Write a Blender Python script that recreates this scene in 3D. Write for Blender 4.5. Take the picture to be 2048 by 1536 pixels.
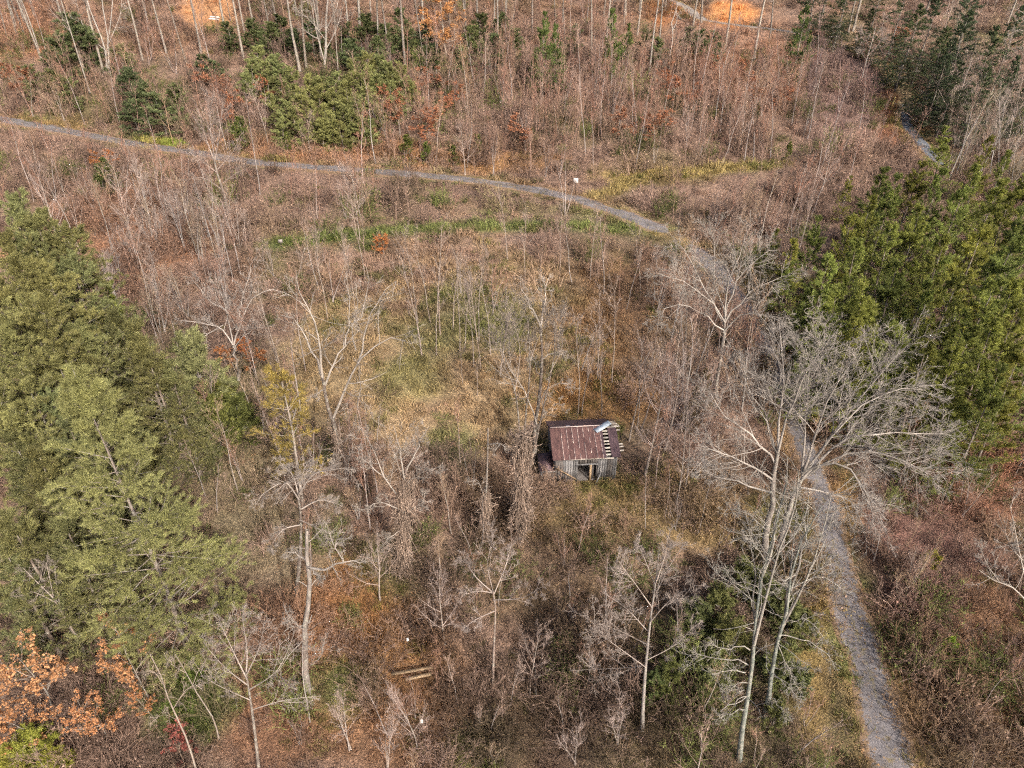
import bpy, math, random
import numpy as np
from mathutils import Vector, Matrix

for o in list(bpy.data.objects):
    bpy.data.objects.remove(o)
SC = bpy.context.scene
COL = SC.collection
rad = math.radians

# ------------------------------------------------------------------ camera, sky, sun, exposure
CAM_H, PITCH, HALF = 37.0, rad(33.0), 0.72        # metres above the shack's ground, degrees below level, tan(half width)
cam = bpy.data.cameras.new('camera')
cam.sensor_width = 36.0
cam.lens = 18.0 / HALF
cam.clip_start, cam.clip_end = 0.5, 2000.0
cam_o = bpy.data.objects.new('camera', cam)
cam_o.location = (0, 0, CAM_H)
cam_o.rotation_euler = (math.pi / 2 - PITCH, 0, 0)
COL.objects.link(cam_o)
SC.camera = cam_o

SUN_EL, SUN_DIR = rad(36), (0.52, -0.85)          # towards the sun: behind the camera, to its right
world = bpy.data.worlds.new('World'); SC.world = world; world.use_nodes = True
wn = world.node_tree.nodes; wl = world.node_tree.links
sky = wn.new('ShaderNodeTexSky'); sky.sky_type = 'NISHITA'; sky.sun_disc = False
sky.sun_elevation = SUN_EL
sky.sun_rotation = math.atan2(SUN_DIR[0], SUN_DIR[1])
sky.dust_density = 6.0; sky.air_density = 0.75; sky.ozone_density = 0.6
wl.new(sky.outputs[0], wn['Background'].inputs[0])
wn['Background'].inputs[1].default_value = 0.15
sun = bpy.data.lights.new('sun', 'SUN'); sun.energy = 3.1; sun.angle = rad(1.0); sun.color = (1.0, 0.935, 0.865)
sun_o = bpy.data.objects.new('sun', sun); COL.objects.link(sun_o)
d = Vector((SUN_DIR[0], SUN_DIR[1], 0)).normalized() * math.cos(SUN_EL) + Vector((0, 0, math.sin(SUN_EL)))
sun_o.rotation_euler = d.to_track_quat('Z', 'Y').to_euler()
sun_o.location = d * 150
SC.view_settings.view_transform = 'Standard'; SC.view_settings.look = 'None'
SC.view_settings.exposure = 0.58; SC.view_settings.gamma = 1.0; SC.view_settings.use_curve_mapping = False
SC.render.engine = 'CYCLES'
cy = SC.cycles
cy.max_bounces = 3; cy.diffuse_bounces = 2; cy.glossy_bounces = 1; cy.transmission_bounces = 2; cy.transparent_max_bounces = 2
cy.use_denoising = False
cy.use_adaptive_sampling = True; cy.adaptive_threshold = 0.05; cy.adaptive_min_samples = 16
cy.pixel_filter_type = 'BLACKMAN_HARRIS'; cy.filter_width = 1.2

# ------------------------------------------------------------------ pixels of the photograph <-> places on the ground
FPX = 1024 / HALF
CP, SP = math.cos(PITCH), math.sin(PITCH)
def project(P):
    P = np.asarray(P, float)
    x, y, z = P[..., 0], P[..., 1], P[..., 2] - CAM_H
    dep = np.maximum(y * CP - z * SP, 0.1)
    up = y * SP + z * CP
    return 1024 + FPX * x / dep, 768 - FPX * up / dep, dep
def ray(px, py):
    a, b = (px - 1024) / FPX, (768 - py) / FPX
    return np.array([a, CP + b * SP, -SP + b * CP])

# ------------------------------------------------------------------ noise
def vnoise(x, y, seed):
    r = np.random.default_rng(seed).random((256, 256))
    xi, yi = np.floor(x).astype(int), np.floor(y).astype(int)
    fx, fy = x - xi, y - yi
    fx, fy = fx * fx * (3 - 2 * fx), fy * fy * (3 - 2 * fy)
    g = lambda i, j: r[(xi + i) & 255, (yi + j) & 255]
    return (g(0, 0) * (1 - fx) + g(1, 0) * fx) * (1 - fy) + (g(0, 1) * (1 - fx) + g(1, 1) * fx) * fy
def fbm(x, y, seed, o=4):
    s, a, t = 0, 1.0, 0
    for i in range(o):
        s = s + a * vnoise(x * 2 ** i, y * 2 ** i, seed + i); t += a; a *= 0.5
    return s / t

# ------------------------------------------------------------------ terrain height field (1 m grid)
X0, X1, Y0, Y1 = -200, 200, -20, 330
gx, gy = np.arange(X0, X1 + 1.0), np.arange(Y0, Y1 + 1.0)
GX, GY = np.meshgrid(gx, gy, indexing='ij')
PROF = np.array([(-20, -5), (10, -3.6), (25, -2.8), (35, -1.3), (43, 0), (60, 2.0), (80, 4.6), (92, 6.2), (102, 8.0), (113, 10.6),
                 (130, 15.2), (150, 20.4), (175, 27), (210, 37), (260, 52), (340, 78)])
H = np.interp(GY, PROF[:, 0], PROF[:, 1])
k = np.array([.1, .2, .4, .2, .1])
for _ in range(6):
    H[:, 2:-2] = sum(k[i] * H[:, i:H.shape[1] - 4 + i] for i in range(5))
H += (fbm(GX / 28, GY / 28, 3) - .5) * np.clip((GY - 20) / 40, .4, 1) * 3.0 + (fbm(GX / 5, GY / 5, 9, 3) - .5) * .55
H += np.clip((np.abs(GX) - 60) / 120, 0, 1) ** 2 * 10
def hz(x, y):
    u, v = np.clip(np.asarray(x, float) - X0, 0, len(gx) - 1.001), np.clip(np.asarray(y, float) - Y0, 0, len(gy) - 1.001)
    i, j = u.astype(int), v.astype(int); a, b = u - i, v - j
    return (H[i, j] * (1 - a) + H[i + 1, j] * a) * (1 - b) + (H[i, j + 1] * (1 - a) + H[i + 1, j + 1] * a) * b
TS = np.concatenate([np.arange(12, 90, .15), np.arange(90, 420, .5)])
def G(px, py, off=0.0):
    """the ground point (its base) whose top, off metres above the ground, is seen at this pixel"""
    dr = ray(px, py)
    P = np.array([0, 0, CAM_H]) + TS[:, None] * dr
    f = P[:, 2] - (hz(P[:, 0], P[:, 1]) + off)
    w = np.where(f < 0)[0]
    i = w[0] if len(w) else len(TS) - 1
    t = TS[i] if i == 0 else TS[i - 1] + (TS[i] - TS[i - 1]) * f[i - 1] / (f[i - 1] - f[i] + 1e-9)
    p = np.array([0, 0, CAM_H]) + t * dr
    p[2] = hz(p[0], p[1])
    return p
def smooth_line(pts, step=1.0):
    P = np.array(pts, float)
    out = []
    for i in range(len(P) - 1):
        p0, p1, p2, p3 = P[max(i - 1, 0)], P[i], P[i + 1], P[min(i + 2, len(P) - 1)]
        n = max(2, int(np.linalg.norm(p2 - p1) / step))
        for t in np.linspace(0, 1, n, endpoint=False):
            out.append(.5 * ((2 * p1) + (-p0 + p2) * t + (2 * p0 - 5 * p1 + 4 * p2 - p3) * t * t + (-p0 + 3 * p1 - 3 * p2 + p3) * t ** 3))
    out.append(P[-1])
    return np.array(out)
def dist_line(x, y, L):
    shp = np.shape(x); x, y = np.ravel(x), np.ravel(y)
    best = np.full(len(x), 1e9); idx = np.zeros(len(x), int)
    for i in range(0, len(L), 1):
        dd = (x - L[i, 0]) ** 2 + (y - L[i, 1]) ** 2
        m = dd < best; best[m] = dd[m]; idx[m] = i
    return np.sqrt(best).reshape(shp), idx.reshape(shp)
ROAD_PX = [(1800, 1640), (1783, 1536), (1741, 1358), (1687, 1187), (1651, 1016), (1626, 944), (1590, 842), (1560, 760), (1520, 680), (1478, 605), (1425, 525),
           (1350, 472), (1290, 446), (1200, 412), (1100, 386), (1000, 369), (860, 351), (680, 339), (500, 325), (390, 306), (300, 293), (180, 272), (60, 248), (-60, 228), (-200, 205)]
LANE_PX = [(1290, -20), (1345, 2), (1372, 15), (1395, 36), (1425, 48), (1500, 54), (1570, 60), (1650, 77), (1740, 112), (1795, 158), (1812, 205), (1812, 245), (1840, 285), (1880, 330)]
TRACK_PX = [(555, 487), (640, 476), (800, 462), (1000, 452), (1130, 452), (1240, 455), (1300, 458)]
SPUR_PX = [(1190, 398), (1240, 372), (1300, 353), (1400, 343), (1500, 335), (1565, 326)]
def world_line(px, lo=1.0):
    return smooth_line([G(a, b) for a, b in px], lo)
LINES = {}
for nm, px, hw, sh in (('road', ROAD_PX, 1.9, 5.0), ('lane', LANE_PX, 1.7, 5.0), ('track', TRACK_PX, 2.2, 4.0), ('spur', SPUR_PX, 1.8, 4.0)):
    L = world_line(px)
    z = L[:, 2].copy()
    for _ in range(60):
        z[1:-1] = .25 * z[:-2] + .5 * z[1:-1] + .25 * z[2:]
    L[:, 2] = z
    dd, ii = dist_line(GX, GY, L)
    w = np.clip(1 - (dd - hw - .8) / sh, 0, 1); w = w * w * (3 - 2 * w)
    H = H * (1 - w) + L[ii, 2] * w
    if nm in ('road', 'track'):
        Lz, Ly = L[ii, 2], L[ii, 1]
        cap = (GY < Ly - .5) & (dd < 16) & (Ly > 72)
        H = np.where(cap, np.minimum(H, Lz - .05 * np.maximum(dd - 2.2, 0)), H)
    LINES[nm] = L
GULLY = smooth_line([G(a, b) for a, b in [(1110, 1700), (1090, 1536), (1065, 1400), (1020, 1290), (1090, 1190), (1180, 1150), (1330, 1150), (1480, 1120)]])
dd, ii = dist_line(GX, GY, GULLY)
H -= 2.7 * np.exp(-(dd / 2.0) ** 2)
DG = dd
SHACK = G(1170, 962)
w = np.clip(1 - (np.hypot(GX - SHACK[0], GY - SHACK[1] - 2.3) - 4) / 3, 0, 1)
H = H * (1 - w) + SHACK[2] * w
SHACK[2] = hz(SHACK[0], SHACK[1])
DR = {n: dist_line(GX, GY, L)[0] for n, L in LINES.items()}
def dline(n, x, y):
    D = DR[n]
    i, j = np.clip(np.round(x - X0).astype(int), 0, len(gx) - 1), np.clip(np.round(y - Y0).astype(int), 0, len(gy) - 1)
    return D[i, j]

# ------------------------------------------------------------------ node materials
def mat(name, rough=.85):
    m = bpy.data.materials.new(name); m.use_nodes = True
    nt = m.node_tree; b = nt.nodes['Principled BSDF']
    b.inputs['Roughness'].default_value = rough
    b.inputs['Specular IOR Level'].default_value = .25
    return m, nt, b
def N(nt, t, **kw):
    n = nt.nodes.new('ShaderNode' + t)
    for a, v in kw.items():
        setattr(n, a, v)
    return n
def noise(nt, scale, detail=4, rough=.6, coord='Object', warp=None, dist=0):
    tc = N(nt, 'TexCoord'); n = N(nt, 'TexNoise')
    src = tc.outputs[coord]
    if warp is not None:
        mp = N(nt, 'Mapping'); mp.inputs['Scale'].default_value = warp
        nt.links.new(src, mp.inputs[0]); src = mp.outputs[0]
    nt.links.new(src, n.inputs['Vector'])
    n.inputs['Scale'].default_value = scale; n.inputs['Detail'].default_value = detail; n.inputs['Roughness'].default_value = rough
    n.inputs['Distortion'].default_value = dist
    return n.outputs['Fac']
def ramp(nt, fac, stops):
    r = N(nt, 'ValToRGB'); e = r.color_ramp.elements
    while len(e) < len(stops):
        e.new(.5)
    for q, (p, c) in zip(e, stops):
        q.position = p; q.color = (*c, 1)
    nt.links.new(fac, r.inputs[0])
    return r.outputs[0]
def mix(nt, a, b, fac, mode='MIX'):
    m = N(nt, 'Mix', data_type='RGBA', blend_type=mode)
    for s, v in ((m.inputs[6], a), (m.inputs[7], b)):
        if isinstance(v, tuple): s.default_value = (*v, 1)
        else: nt.links.new(v, s)
    if isinstance(fac, (int, float)): m.inputs[0].default_value = fac
    else: nt.links.new(fac, m.inputs[0])
    return m.outputs[2]
def bump(nt, b, h, s, dist=.05):
    n = N(nt, 'Bump'); n.inputs['Strength'].default_value = s; n.inputs['Distance'].default_value = dist
    nt.links.new(h, n.inputs['Height']); nt.links.new(n.outputs[0], b.inputs['Normal'])
def mrange(nt, v, a, b, c, d):
    m = N(nt, 'MapRange'); nt.links.new(v, m.inputs[0])
    for i, x in enumerate((a, b, c, d)): m.inputs[i + 1].default_value = x
    return m.outputs[0]
def grey(nt, v):
    c = N(nt, 'CombineColor')
    for i in range(3): nt.links.new(v, c.inputs[i])
    return c.outputs[0]
def tinted(name, source, lo=.65, hi=1.35, nscale=0, translucent=0.0, rough=.85):
    """colour comes from the object's own colour ('OBJECT') or the scattered piece's colour ('INSTANCER'), varied leaf by leaf"""
    m, nt, b = mat(name, rough)
    if source == 'OBJECT':
        c = N(nt, 'ObjectInfo').outputs['Color']
    else:
        a = N(nt, 'Attribute', attribute_type='INSTANCER', attribute_name='tint'); c = a.outputs['Color']
    isl = N(nt, 'NewGeometry').outputs['Random Per Island']
    c = mix(nt, c, grey(nt, mrange(nt, isl, 0, 1, lo, hi)), 1.0, 'MULTIPLY')
    if nscale:
        c = mix(nt, c, grey(nt, mrange(nt, noise(nt, nscale, 3), .3, .7, .6, 1.4)), 1.0, 'MULTIPLY')
    nt.links.new(c, b.inputs['Base Color'])
    if translucent:
        t = N(nt, 'BsdfTranslucent'); nt.links.new(c, t.inputs[0])
        s = N(nt, 'MixShader'); s.inputs[0].default_value = translucent
        nt.links.new(b.outputs[0], s.inputs[1]); nt.links.new(t.outputs[0], s.inputs[2])
        nt.links.new(s.outputs[0], nt.nodes['Material Output'].inputs[0])
    return m
MAT = {}
MAT['needle'] = tinted('needles', 'OBJECT', .5, 1.5, .8, .15, .6)
MAT['leaf'] = tinted('leaves', 'OBJECT', .5, 1.5, 0, .25, .7)
MAT['twig'] = tinted('twigs', 'OBJECT', .7, 1.3, .8)
MAT['brush'] = tinted('brush', 'INSTANCER', .6, 1.4)
MAT['grass'] = tinted('dry_grass', 'INSTANCER', .6, 1.4, 0, .2)
def bark(name, lichen=.0, vert=6.0):
    m, nt, b = mat(name, .9)
    c = N(nt, 'ObjectInfo').outputs['Color']
    n1 = noise(nt, 2.2, 5, .65, warp=(1.5, 1.5, .35)); n2 = noise(nt, 9, 3, .6, warp=(2, 2, .25))
    c = mix(nt, c, grey(nt, mrange(nt, n1, .3, .7, .55, 1.35)), 1.0, 'MULTIPLY')
    c = mix(nt, c, grey(nt, mrange(nt, n2, .3, .7, .7, 1.25)), 1.0, 'MULTIPLY')
    if lichen:
        n3 = noise(nt, 3.5, 5, .7)
        c = mix(nt, c, (.315, .305, .26), mrange(nt, n3, .56 - lichen * .1, .62 - lichen * .1, 0, .8))
    nt.links.new(c, b.inputs['Base Color'])
    bump(nt, b, n2, .5, .03)
    return m
MAT['bark'] = bark('bark', .35)
MAT['lichen_bark'] = bark('lichen_bark', .6)

# ------------------------------------------------------------------ mesh assembly (numpy)
class MB:
    def __init__(s): s.v, s.f, s.n, s.m = [], [], 0, []
    def add(s, V, F, mi=0):
        V = np.asarray(V, np.float32).reshape(-1, 3); F = np.asarray(F, np.int64)
        s.v.append(V); s.f.append(F + s.n); s.m.append(np.full(len(F), mi)); s.n += len(V)
    def tubes(s, P, R, sides=4, mi=0):
        """P [n,k,3] polylines, R [n,k] radii"""
        P = np.asarray(P, float); R = np.asarray(R, float); n, k_, _ = P.shape
        if n == 0: return
        T = np.gradient(P, axis=1); T /= np.linalg.norm(T, axis=2, keepdims=True) + 1e-9
        ref = np.where(np.abs(T[:, :1, 2:3]) > .8, np.array([1., .13, 0]), np.array([.07, .1, 1.]))
        U = np.cross(T, np.broadcast_to(ref, T.shape)); U /= np.linalg.norm(U, axis=2, keepdims=True) + 1e-9
        W = np.cross(T, U)
        a = np.arange(sides) * 2 * math.pi / sides
        V = P[:, :, None] + R[:, :, None, None] * (U[:, :, None] * np.cos(a)[:, None] + W[:, :, None] * np.sin(a)[:, None])
        idx = np.arange(n * k_ * sides).reshape(n, k_, sides)
        A, B = idx[:, :-1], idx[:, 1:]
        F = np.stack([A, np.roll(A, -1, 2), np.roll(B, -1, 2), B], -1).reshape(-1, 4)
        s.add(V.reshape(-1, 3), F, mi)
    def tris(s, T, mi=0):
        T = np.asarray(T, float).reshape(-1, 3, 3)
        s.add(T.reshape(-1, 3), np.arange(len(T) * 3).reshape(-1, 3), mi)
    def quads(s, Q, mi=0):
        Q = np.asarray(Q, float).reshape(-1, 4, 3)
        s.add(Q.reshape(-1, 3), np.arange(len(Q) * 4).reshape(-1, 4), mi)
    def box(s, c, d, M=None, mi=0):
        q = np.array([(x, y, z) for x in (-.5, .5) for y in (-.5, .5) for z in (-.5, .5)]) * np.array(d) 
        if M is not None: q = q @ np.array(M).T
        s.add(q + np.array(c), [(0, 1, 3, 2), (4, 6, 7, 5), (0, 4, 5, 1), (2, 3, 7, 6), (0, 2, 6, 4), (1, 5, 7, 3)], mi)
    def mesh(s, name, mats, smooth=True):
        me = bpy.data.meshes.new(name)
        if not s.v:
            return me
        V = np.concatenate(s.v); me.vertices.add(len(V)); me.vertices.foreach_set('co', V.ravel())
        tot = np.concatenate([np.full(len(f), f.shape[1]) for f in s.f]); lv = np.concatenate([f.ravel() for f in s.f])
        me.loops.add(len(lv)); me.loops.foreach_set('vertex_index', lv.astype(np.int32))
        me.polygons.add(len(tot)); st = np.concatenate([[0], np.cumsum(tot)[:-1]])
        me.polygons.foreach_set('loop_start', st.astype(np.int32))
        me.polygons.foreach_set('material_index', np.concatenate(s.m).astype(np.int32))
        if smooth: me.polygons.foreach_set('use_smooth', np.ones(len(tot), bool))
        for m in (mats if isinstance(mats, (list, tuple)) else [mats]): me.materials.append(m)
        me.update(calc_edges=True)
        return me
def link(name, me, parent=None, color=None):
    o = bpy.data.objects.new(name, me); COL.objects.link(o)
    if parent is not None: o.parent = parent
    if color is not None: o.color = (*color, 1)
    return o
def tag(o, label=None, cat=None, group=None, kind=None):
    for a, v in (('label', label), ('category', cat), ('group', group), ('kind', kind)):
        if v: o[a] = v
    return o

# ------------------------------------------------------------------ ground cover colours by place
ZONES = [  # px, py, rx, ry, rgb (base colour), weight
    (930, 720, 320, 240, (.26, .18, .10), .9), (800, 800, 190, 110, (.36, .255, .145), .95), (720, 700, 140, 120, (.28, .205, .11), .8),
    (930, 640, 130, 80, (.13, .15, .05), .6), (830, 760, 80, 50, (.15, .16, .05), .6), (1190, 800, 140, 55, (.27, .15, .06), .8), (1240, 620, 120, 140, (.21, .12, .06), .7),
    (1120, 420, 140, 10, (.15, .16, .05), .6), (1290, 352, 140, 14, (.24, .18, .06), .9), (1200, 430, 100, 9, (.14, .16, .05), .6),
    (640, 302, 260, 26, (.28, .155, .085), .9), (960, 325, 160, 22, (.26, .14, .055), .8), (320, 285, 60, 12, (.16, .19, .035), 1), (120, 250, 120, 10, (.26, .18, .08), .8),
    (690, 1230, 110, 120, (.27, .135, .055), .95), (600, 1330, 130, 150, (.23, .125, .07), .7), (820, 1330, 130, 110, (.26, .14, .06), .85), (800, 1470, 200, 90, (.24, .13, .065), .7),
    (370, 1380, 90, 110, (.10, .13, .03), 1), (690, 1370, 60, 60, (.11, .14, .04), .8), (960, 1500, 70, 60, (.11, .14, .035), .8), (900, 900, 60, 60, (.13, .15, .05), .7),
    (1300, 1030, 250, 90, (.17, .12, .05), .8), (1130, 1180, 220, 120, (.125, .088, .048), .8), (1160, 1400, 270, 160, (.10, .07, .042), .85),  # last two: ground colour darkened to paint in the shade of the hollow
    (1850, 1130, 170, 160, (.165, .092, .072), 1), (1980, 1330, 110, 170, (.26, .15, .085), .9), (1840, 1430, 110, 150, (.17, .10, .055), .8), (1980, 960, 100, 90, (.25, .12, .07), .8),
    (500, 900, 110, 200, (.19, .155, .085), .9), (560, 1060, 120, 120, (.20, .16, .10), .8), (200, 1200, 260, 120, (.19, .14, .09), .8),
    (1500, 140, 150, 90, (.25, .115, .06), .9), (700, 50, 900, 70, (.235, .14, .09), .8),
    (1690, 190, 105, 95, (.15, .098, .085), .9), (1800, 240, 60, 60, (.19, .085, .045), .9), (1330, 25, 40, 30, (.34, .15, .06), .8), (60, 60, 90, 60, (.33, .16, .08), .7), (240, 480, 220, 120, (.24, .12, .065), .7),
    (1560, 1230, 90, 260, (.12, .12, .04), .8), (540, 1480, 90, 60, (.24, .125, .07), .7), (1620, 1330, 40, 220, (.24, .16, .06), .7), (1690, 1010, 25, 90, (.26, .16, .05), .8),
    (1465, 28, 55, 32, (.47, .21, .08), 1), (412, 25, 60, 40, (.46, .24, .115), 1),
]
def cover(x, y, z, seed=0):
    px, py, dep = project(np.stack([x, y, z], -1))
    n1 = fbm(x / 6, y / 6, 21); n2 = fbm(x / 1.7, y / 1.7, 33)
    base = np.array([.205, .136, .10]) * (.75 + .6 * n1[..., None])
    olive = np.array([.12, .105, .045])
    base = base + (olive - base) * np.clip((fbm(x / 9, y / 9, 55) - .5) * 4, 0, 1)[..., None] * .85
    warp = (fbm(x / 3.2, y / 3.2, 77, 5) - .5) * 3.0
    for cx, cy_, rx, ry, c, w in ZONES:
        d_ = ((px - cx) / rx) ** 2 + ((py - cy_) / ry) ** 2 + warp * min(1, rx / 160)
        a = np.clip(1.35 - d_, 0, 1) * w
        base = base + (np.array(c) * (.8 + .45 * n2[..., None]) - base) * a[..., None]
    for nm_, c3, w3 in (('track', (.13, .158, .045), 1.7), ('spur', (.25, .195, .075), 1.7), ('lane', (.27, .185, .095), 1.7)):
        a = np.clip(1.5 - dline(nm_, x, y) / w3, 0, 1) * .9
        base = base + (np.array(c3) * (.7 + .6 * n2[..., None]) - base) * a[..., None]
    g = np.clip(1 - (np.minimum(dline('road', x, y), dline('lane', x, y) + .3) - 1.2) / 1.6, 0, 1) * (.35 + .65 * (n2 > .47))
    vc = np.where((fbm(x / 5, y / 5, 91) > .5)[..., None], np.array([.15, .17, .045]), np.array([.27, .18, .075]))
    base = base + (vc - base) * g[..., None] * .85
    return base
GZ = hz(GX, GY)
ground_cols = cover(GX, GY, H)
mb = MB()
idx = np.arange(GX.size).reshape(GX.shape)
Hs = H.copy()
for n_ in ('road', 'lane'):
    Hs -= .08 * np.clip(1.6 - DR[n_], 0, 1)
mb.add(np.stack([GX, GY, Hs], -1).reshape(-1, 3), np.stack([idx[:-1, :-1], idx[1:, :-1], idx[1:, 1:], idx[:-1, 1:]], -1).reshape(-1, 4))
m, nt, b = mat('ground_litter', .95)
at_ = N(nt, 'Attribute', attribute_name='cover')
n1 = noise(nt, 1.6, 6, .7); n2 = noise(nt, 7, 5, .7); n3 = noise(nt, 26, 3, .7)
c = mix(nt, at_.outputs['Color'], grey(nt, mrange(nt, n1, .3, .7, .55, 1.45)), 1, 'MULTIPLY')
c = mix(nt, c, grey(nt, mrange(nt, n2, .35, .65, .55, 1.4)), 1, 'MULTIPLY')
c = mix(nt, c, grey(nt, mrange(nt, n3, .35, .65, .6, 1.4)), 1, 'MULTIPLY')
nt.links.new(c, b.inputs['Base Color'])
bump(nt, b, n2, .8, .25)
me = mb.mesh('ground', m)
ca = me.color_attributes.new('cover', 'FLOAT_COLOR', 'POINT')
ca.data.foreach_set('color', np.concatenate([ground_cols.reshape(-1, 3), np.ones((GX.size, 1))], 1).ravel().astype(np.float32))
tag(link('ground', me), kind='structure')

def strip(name, L, half, m, seed, lift=.05, crown=.05, cols=9):
    T = np.gradient(L[:, :2], axis=0); T /= np.linalg.norm(T, axis=1, keepdims=True)
    S = np.stack([T[:, 1], -T[:, 0]], 1)
    u = np.linspace(-1, 1, cols); wob = 1 + .3 * (fbm(np.arange(len(L)) / 2.5, np.zeros(len(L)) + seed, 5)[:, None] - .5) * 2
    V = np.zeros((len(L), cols, 3))
    half = np.asarray(half, float) * np.ones(len(L))
    V[..., :2] = L[:, None, :2] + S[:, None] * (u[None] * half[:, None] * wob)[..., None]
    rut = -.04 * np.exp(-((np.abs(u) - .52) / .16) ** 2)
    V[..., 2] = L[:, 2:3] + lift + crown * (1 - u * u)[None] + rut[None] - .12 * (np.abs(u) > .98)[None]
    i = np.arange(len(L) * cols).reshape(len(L), cols)
    q = MB(); q.add(V.reshape(-1, 3), np.stack([i[:-1, :-1], i[:-1, 1:], i[1:, 1:], i[1:, :-1]], -1).reshape(-1, 4))
    me = q.mesh(name, m)
    uv = me.attributes.new('across', 'FLOAT', 'POINT')
    uv.data.foreach_set('value', np.tile(np.abs(u), len(L)).astype(np.float32))
    return tag(link(name, me), kind='structure')
def gravel(name, c0, c1, leafy):
    m, nt, b = mat(name, .9)
    n1 = noise(nt, 14, 5, .8); n2 = noise(nt, .7, 4, .6)
    c = ramp(nt, n1, [(.3, tuple(x * .55 for x in c0)), (.5, c0), (.72, c1)])
    c = mix(nt, c, grey(nt, mrange(nt, n2, .3, .7, .6, 1.3)), 1, 'MULTIPLY')
    a = N(nt, 'Attribute', attribute_name='across')
    n3 = noise(nt, 3.2, 5, .75)
    s = N(nt, 'Math', operation='ADD'); nt.links.new(mrange(nt, a.outputs['Fac'], .5, 1.0, -.10, .28), s.inputs[0]); nt.links.new(n3, s.inputs[1])
    c = mix(nt, c, (.24, .155, .085), mrange(nt, s.outputs[0], .60 - leafy, .70 - leafy, 0, .85))
    s2 = N(nt, 'Math', operation='ADD'); nt.links.new(mrange(nt, a.outputs['Fac'], .0, .22, .1, -.1), s2.inputs[0]); nt.links.new(n3, s2.inputs[1])
    c = mix(nt, c, (.17, .145, .085), mrange(nt, s2.outputs[0], .53, .64, 0, .7))
    nt.links.new(c, b.inputs['Base Color'])
    bump(nt, b, n1, .6, .05)
    return m
strip('gravel_road', LINES['road'], 1.3 + .55 * np.clip((LINES['road'][:, 1] - 66) / 14, 0, 1) + .35 * np.clip((42 - LINES['road'][:, 1]) / 14, 0, 1), gravel('road_gravel', (.16, .148, .15), (.31, .285, .282), .15), 1)
strip('gravel_lane', LINES['lane'][:int(len(LINES['lane']) * .42)], 1.5, gravel('lane_gravel', (.25, .22, .20), (.38, .34, .31), .03), 2)
strip('dirt_track', LINES['lane'][int(len(LINES['lane']) * .41):int(len(LINES['lane']) * .86)], 1.35, gravel('track_earth', (.27, .195, .11), (.40, .30, .18), .0), 5, .03, .02)
# the far end of the lane, below the gate, is bare blue-grey gravel again
Lg = LINES['lane']
g0 = project(Lg)[1]
sel = np.where((g0 > 222) & (np.arange(len(Lg)) > len(Lg) * .5))[0]
if len(sel) > 4:
    strip('gravel_lane', Lg[sel[0]:sel[-1] + 1], 1.0, gravel('gate_gravel', (.13, .145, .17), (.22, .235, .26), .04), 3)

# ------------------------------------------------------------------ branching
def unit(v): return v / (np.linalg.norm(v, axis=-1, keepdims=True) + 1e-9)
def at_t(P, t):
    k_ = P.shape[1]; u = t * (k_ - 1); i = np.minimum(u.astype(int), k_ - 2); f = (u - i)[:, None]; r = np.arange(len(P))
    return P[r, i] * (1 - f) + P[r, i + 1] * f, unit(P[r, i + 1] - P[r, i])
def plen(P): return np.linalg.norm(np.diff(P, axis=1), axis=2).sum(1)
def shoot(rng, S, D, Ln, k_, wander, up):
    n = len(S); P = np.zeros((n, k_, 3)); P[:, 0] = S; d_ = unit(D)
    for i in range(1, k_):
        d_ = unit(d_ + rng.normal(0, wander, (n, 3)) + np.array([0, 0, up]))
        P[:, i] = P[:, i - 1] + d_ * (Ln / (k_ - 1))[:, None]
    return P
def offspring(rng, P, R, num, t0, t1, ang, ratio, k_=4, wander=.15, up=.08, rr=.55, rmin=.006, tip=.35, taper=.6, flat=0, tpow=1.0, lmin=.15):
    par = np.repeat(np.arange(len(P)), num)
    n = len(par)
    if n == 0: return np.zeros((0, k_, 3)), np.zeros((0, k_))
    t = t0 + (t1 - t0) * rng.random(n) ** tpow
    S, T = at_t(P[par], t)
    ref = unit(rng.normal(size=(n, 3)))
    if flat: ref = unit(ref * np.array([1, 1, 1 - flat]))
    side = unit(ref - (ref * T).sum(1, keepdims=True) * T)
    a = np.radians(rng.normal(ang[0], ang[1], n))[:, None]
    D = T * np.cos(a) + side * np.sin(a)
    Ln = np.maximum(plen(P)[par] * ratio * (1 - taper * t) * rng.uniform(.6, 1.3, n), lmin)
    Q = shoot(rng, S, D, Ln, k_, wander, up)
    rp = np.array([np.interp(tt, np.linspace(0, 1, R.shape[1]), R[p]) for tt, p in zip(t, par)]) if n < 4000 else R[par, np.minimum((t * (R.shape[1] - 1)).astype(int), R.shape[1] - 1)]
    r0 = np.maximum(rp * rr, rmin)
    return Q, np.maximum(r0[:, None] * np.linspace(1, tip, k_)[None], rmin * .6)
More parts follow.
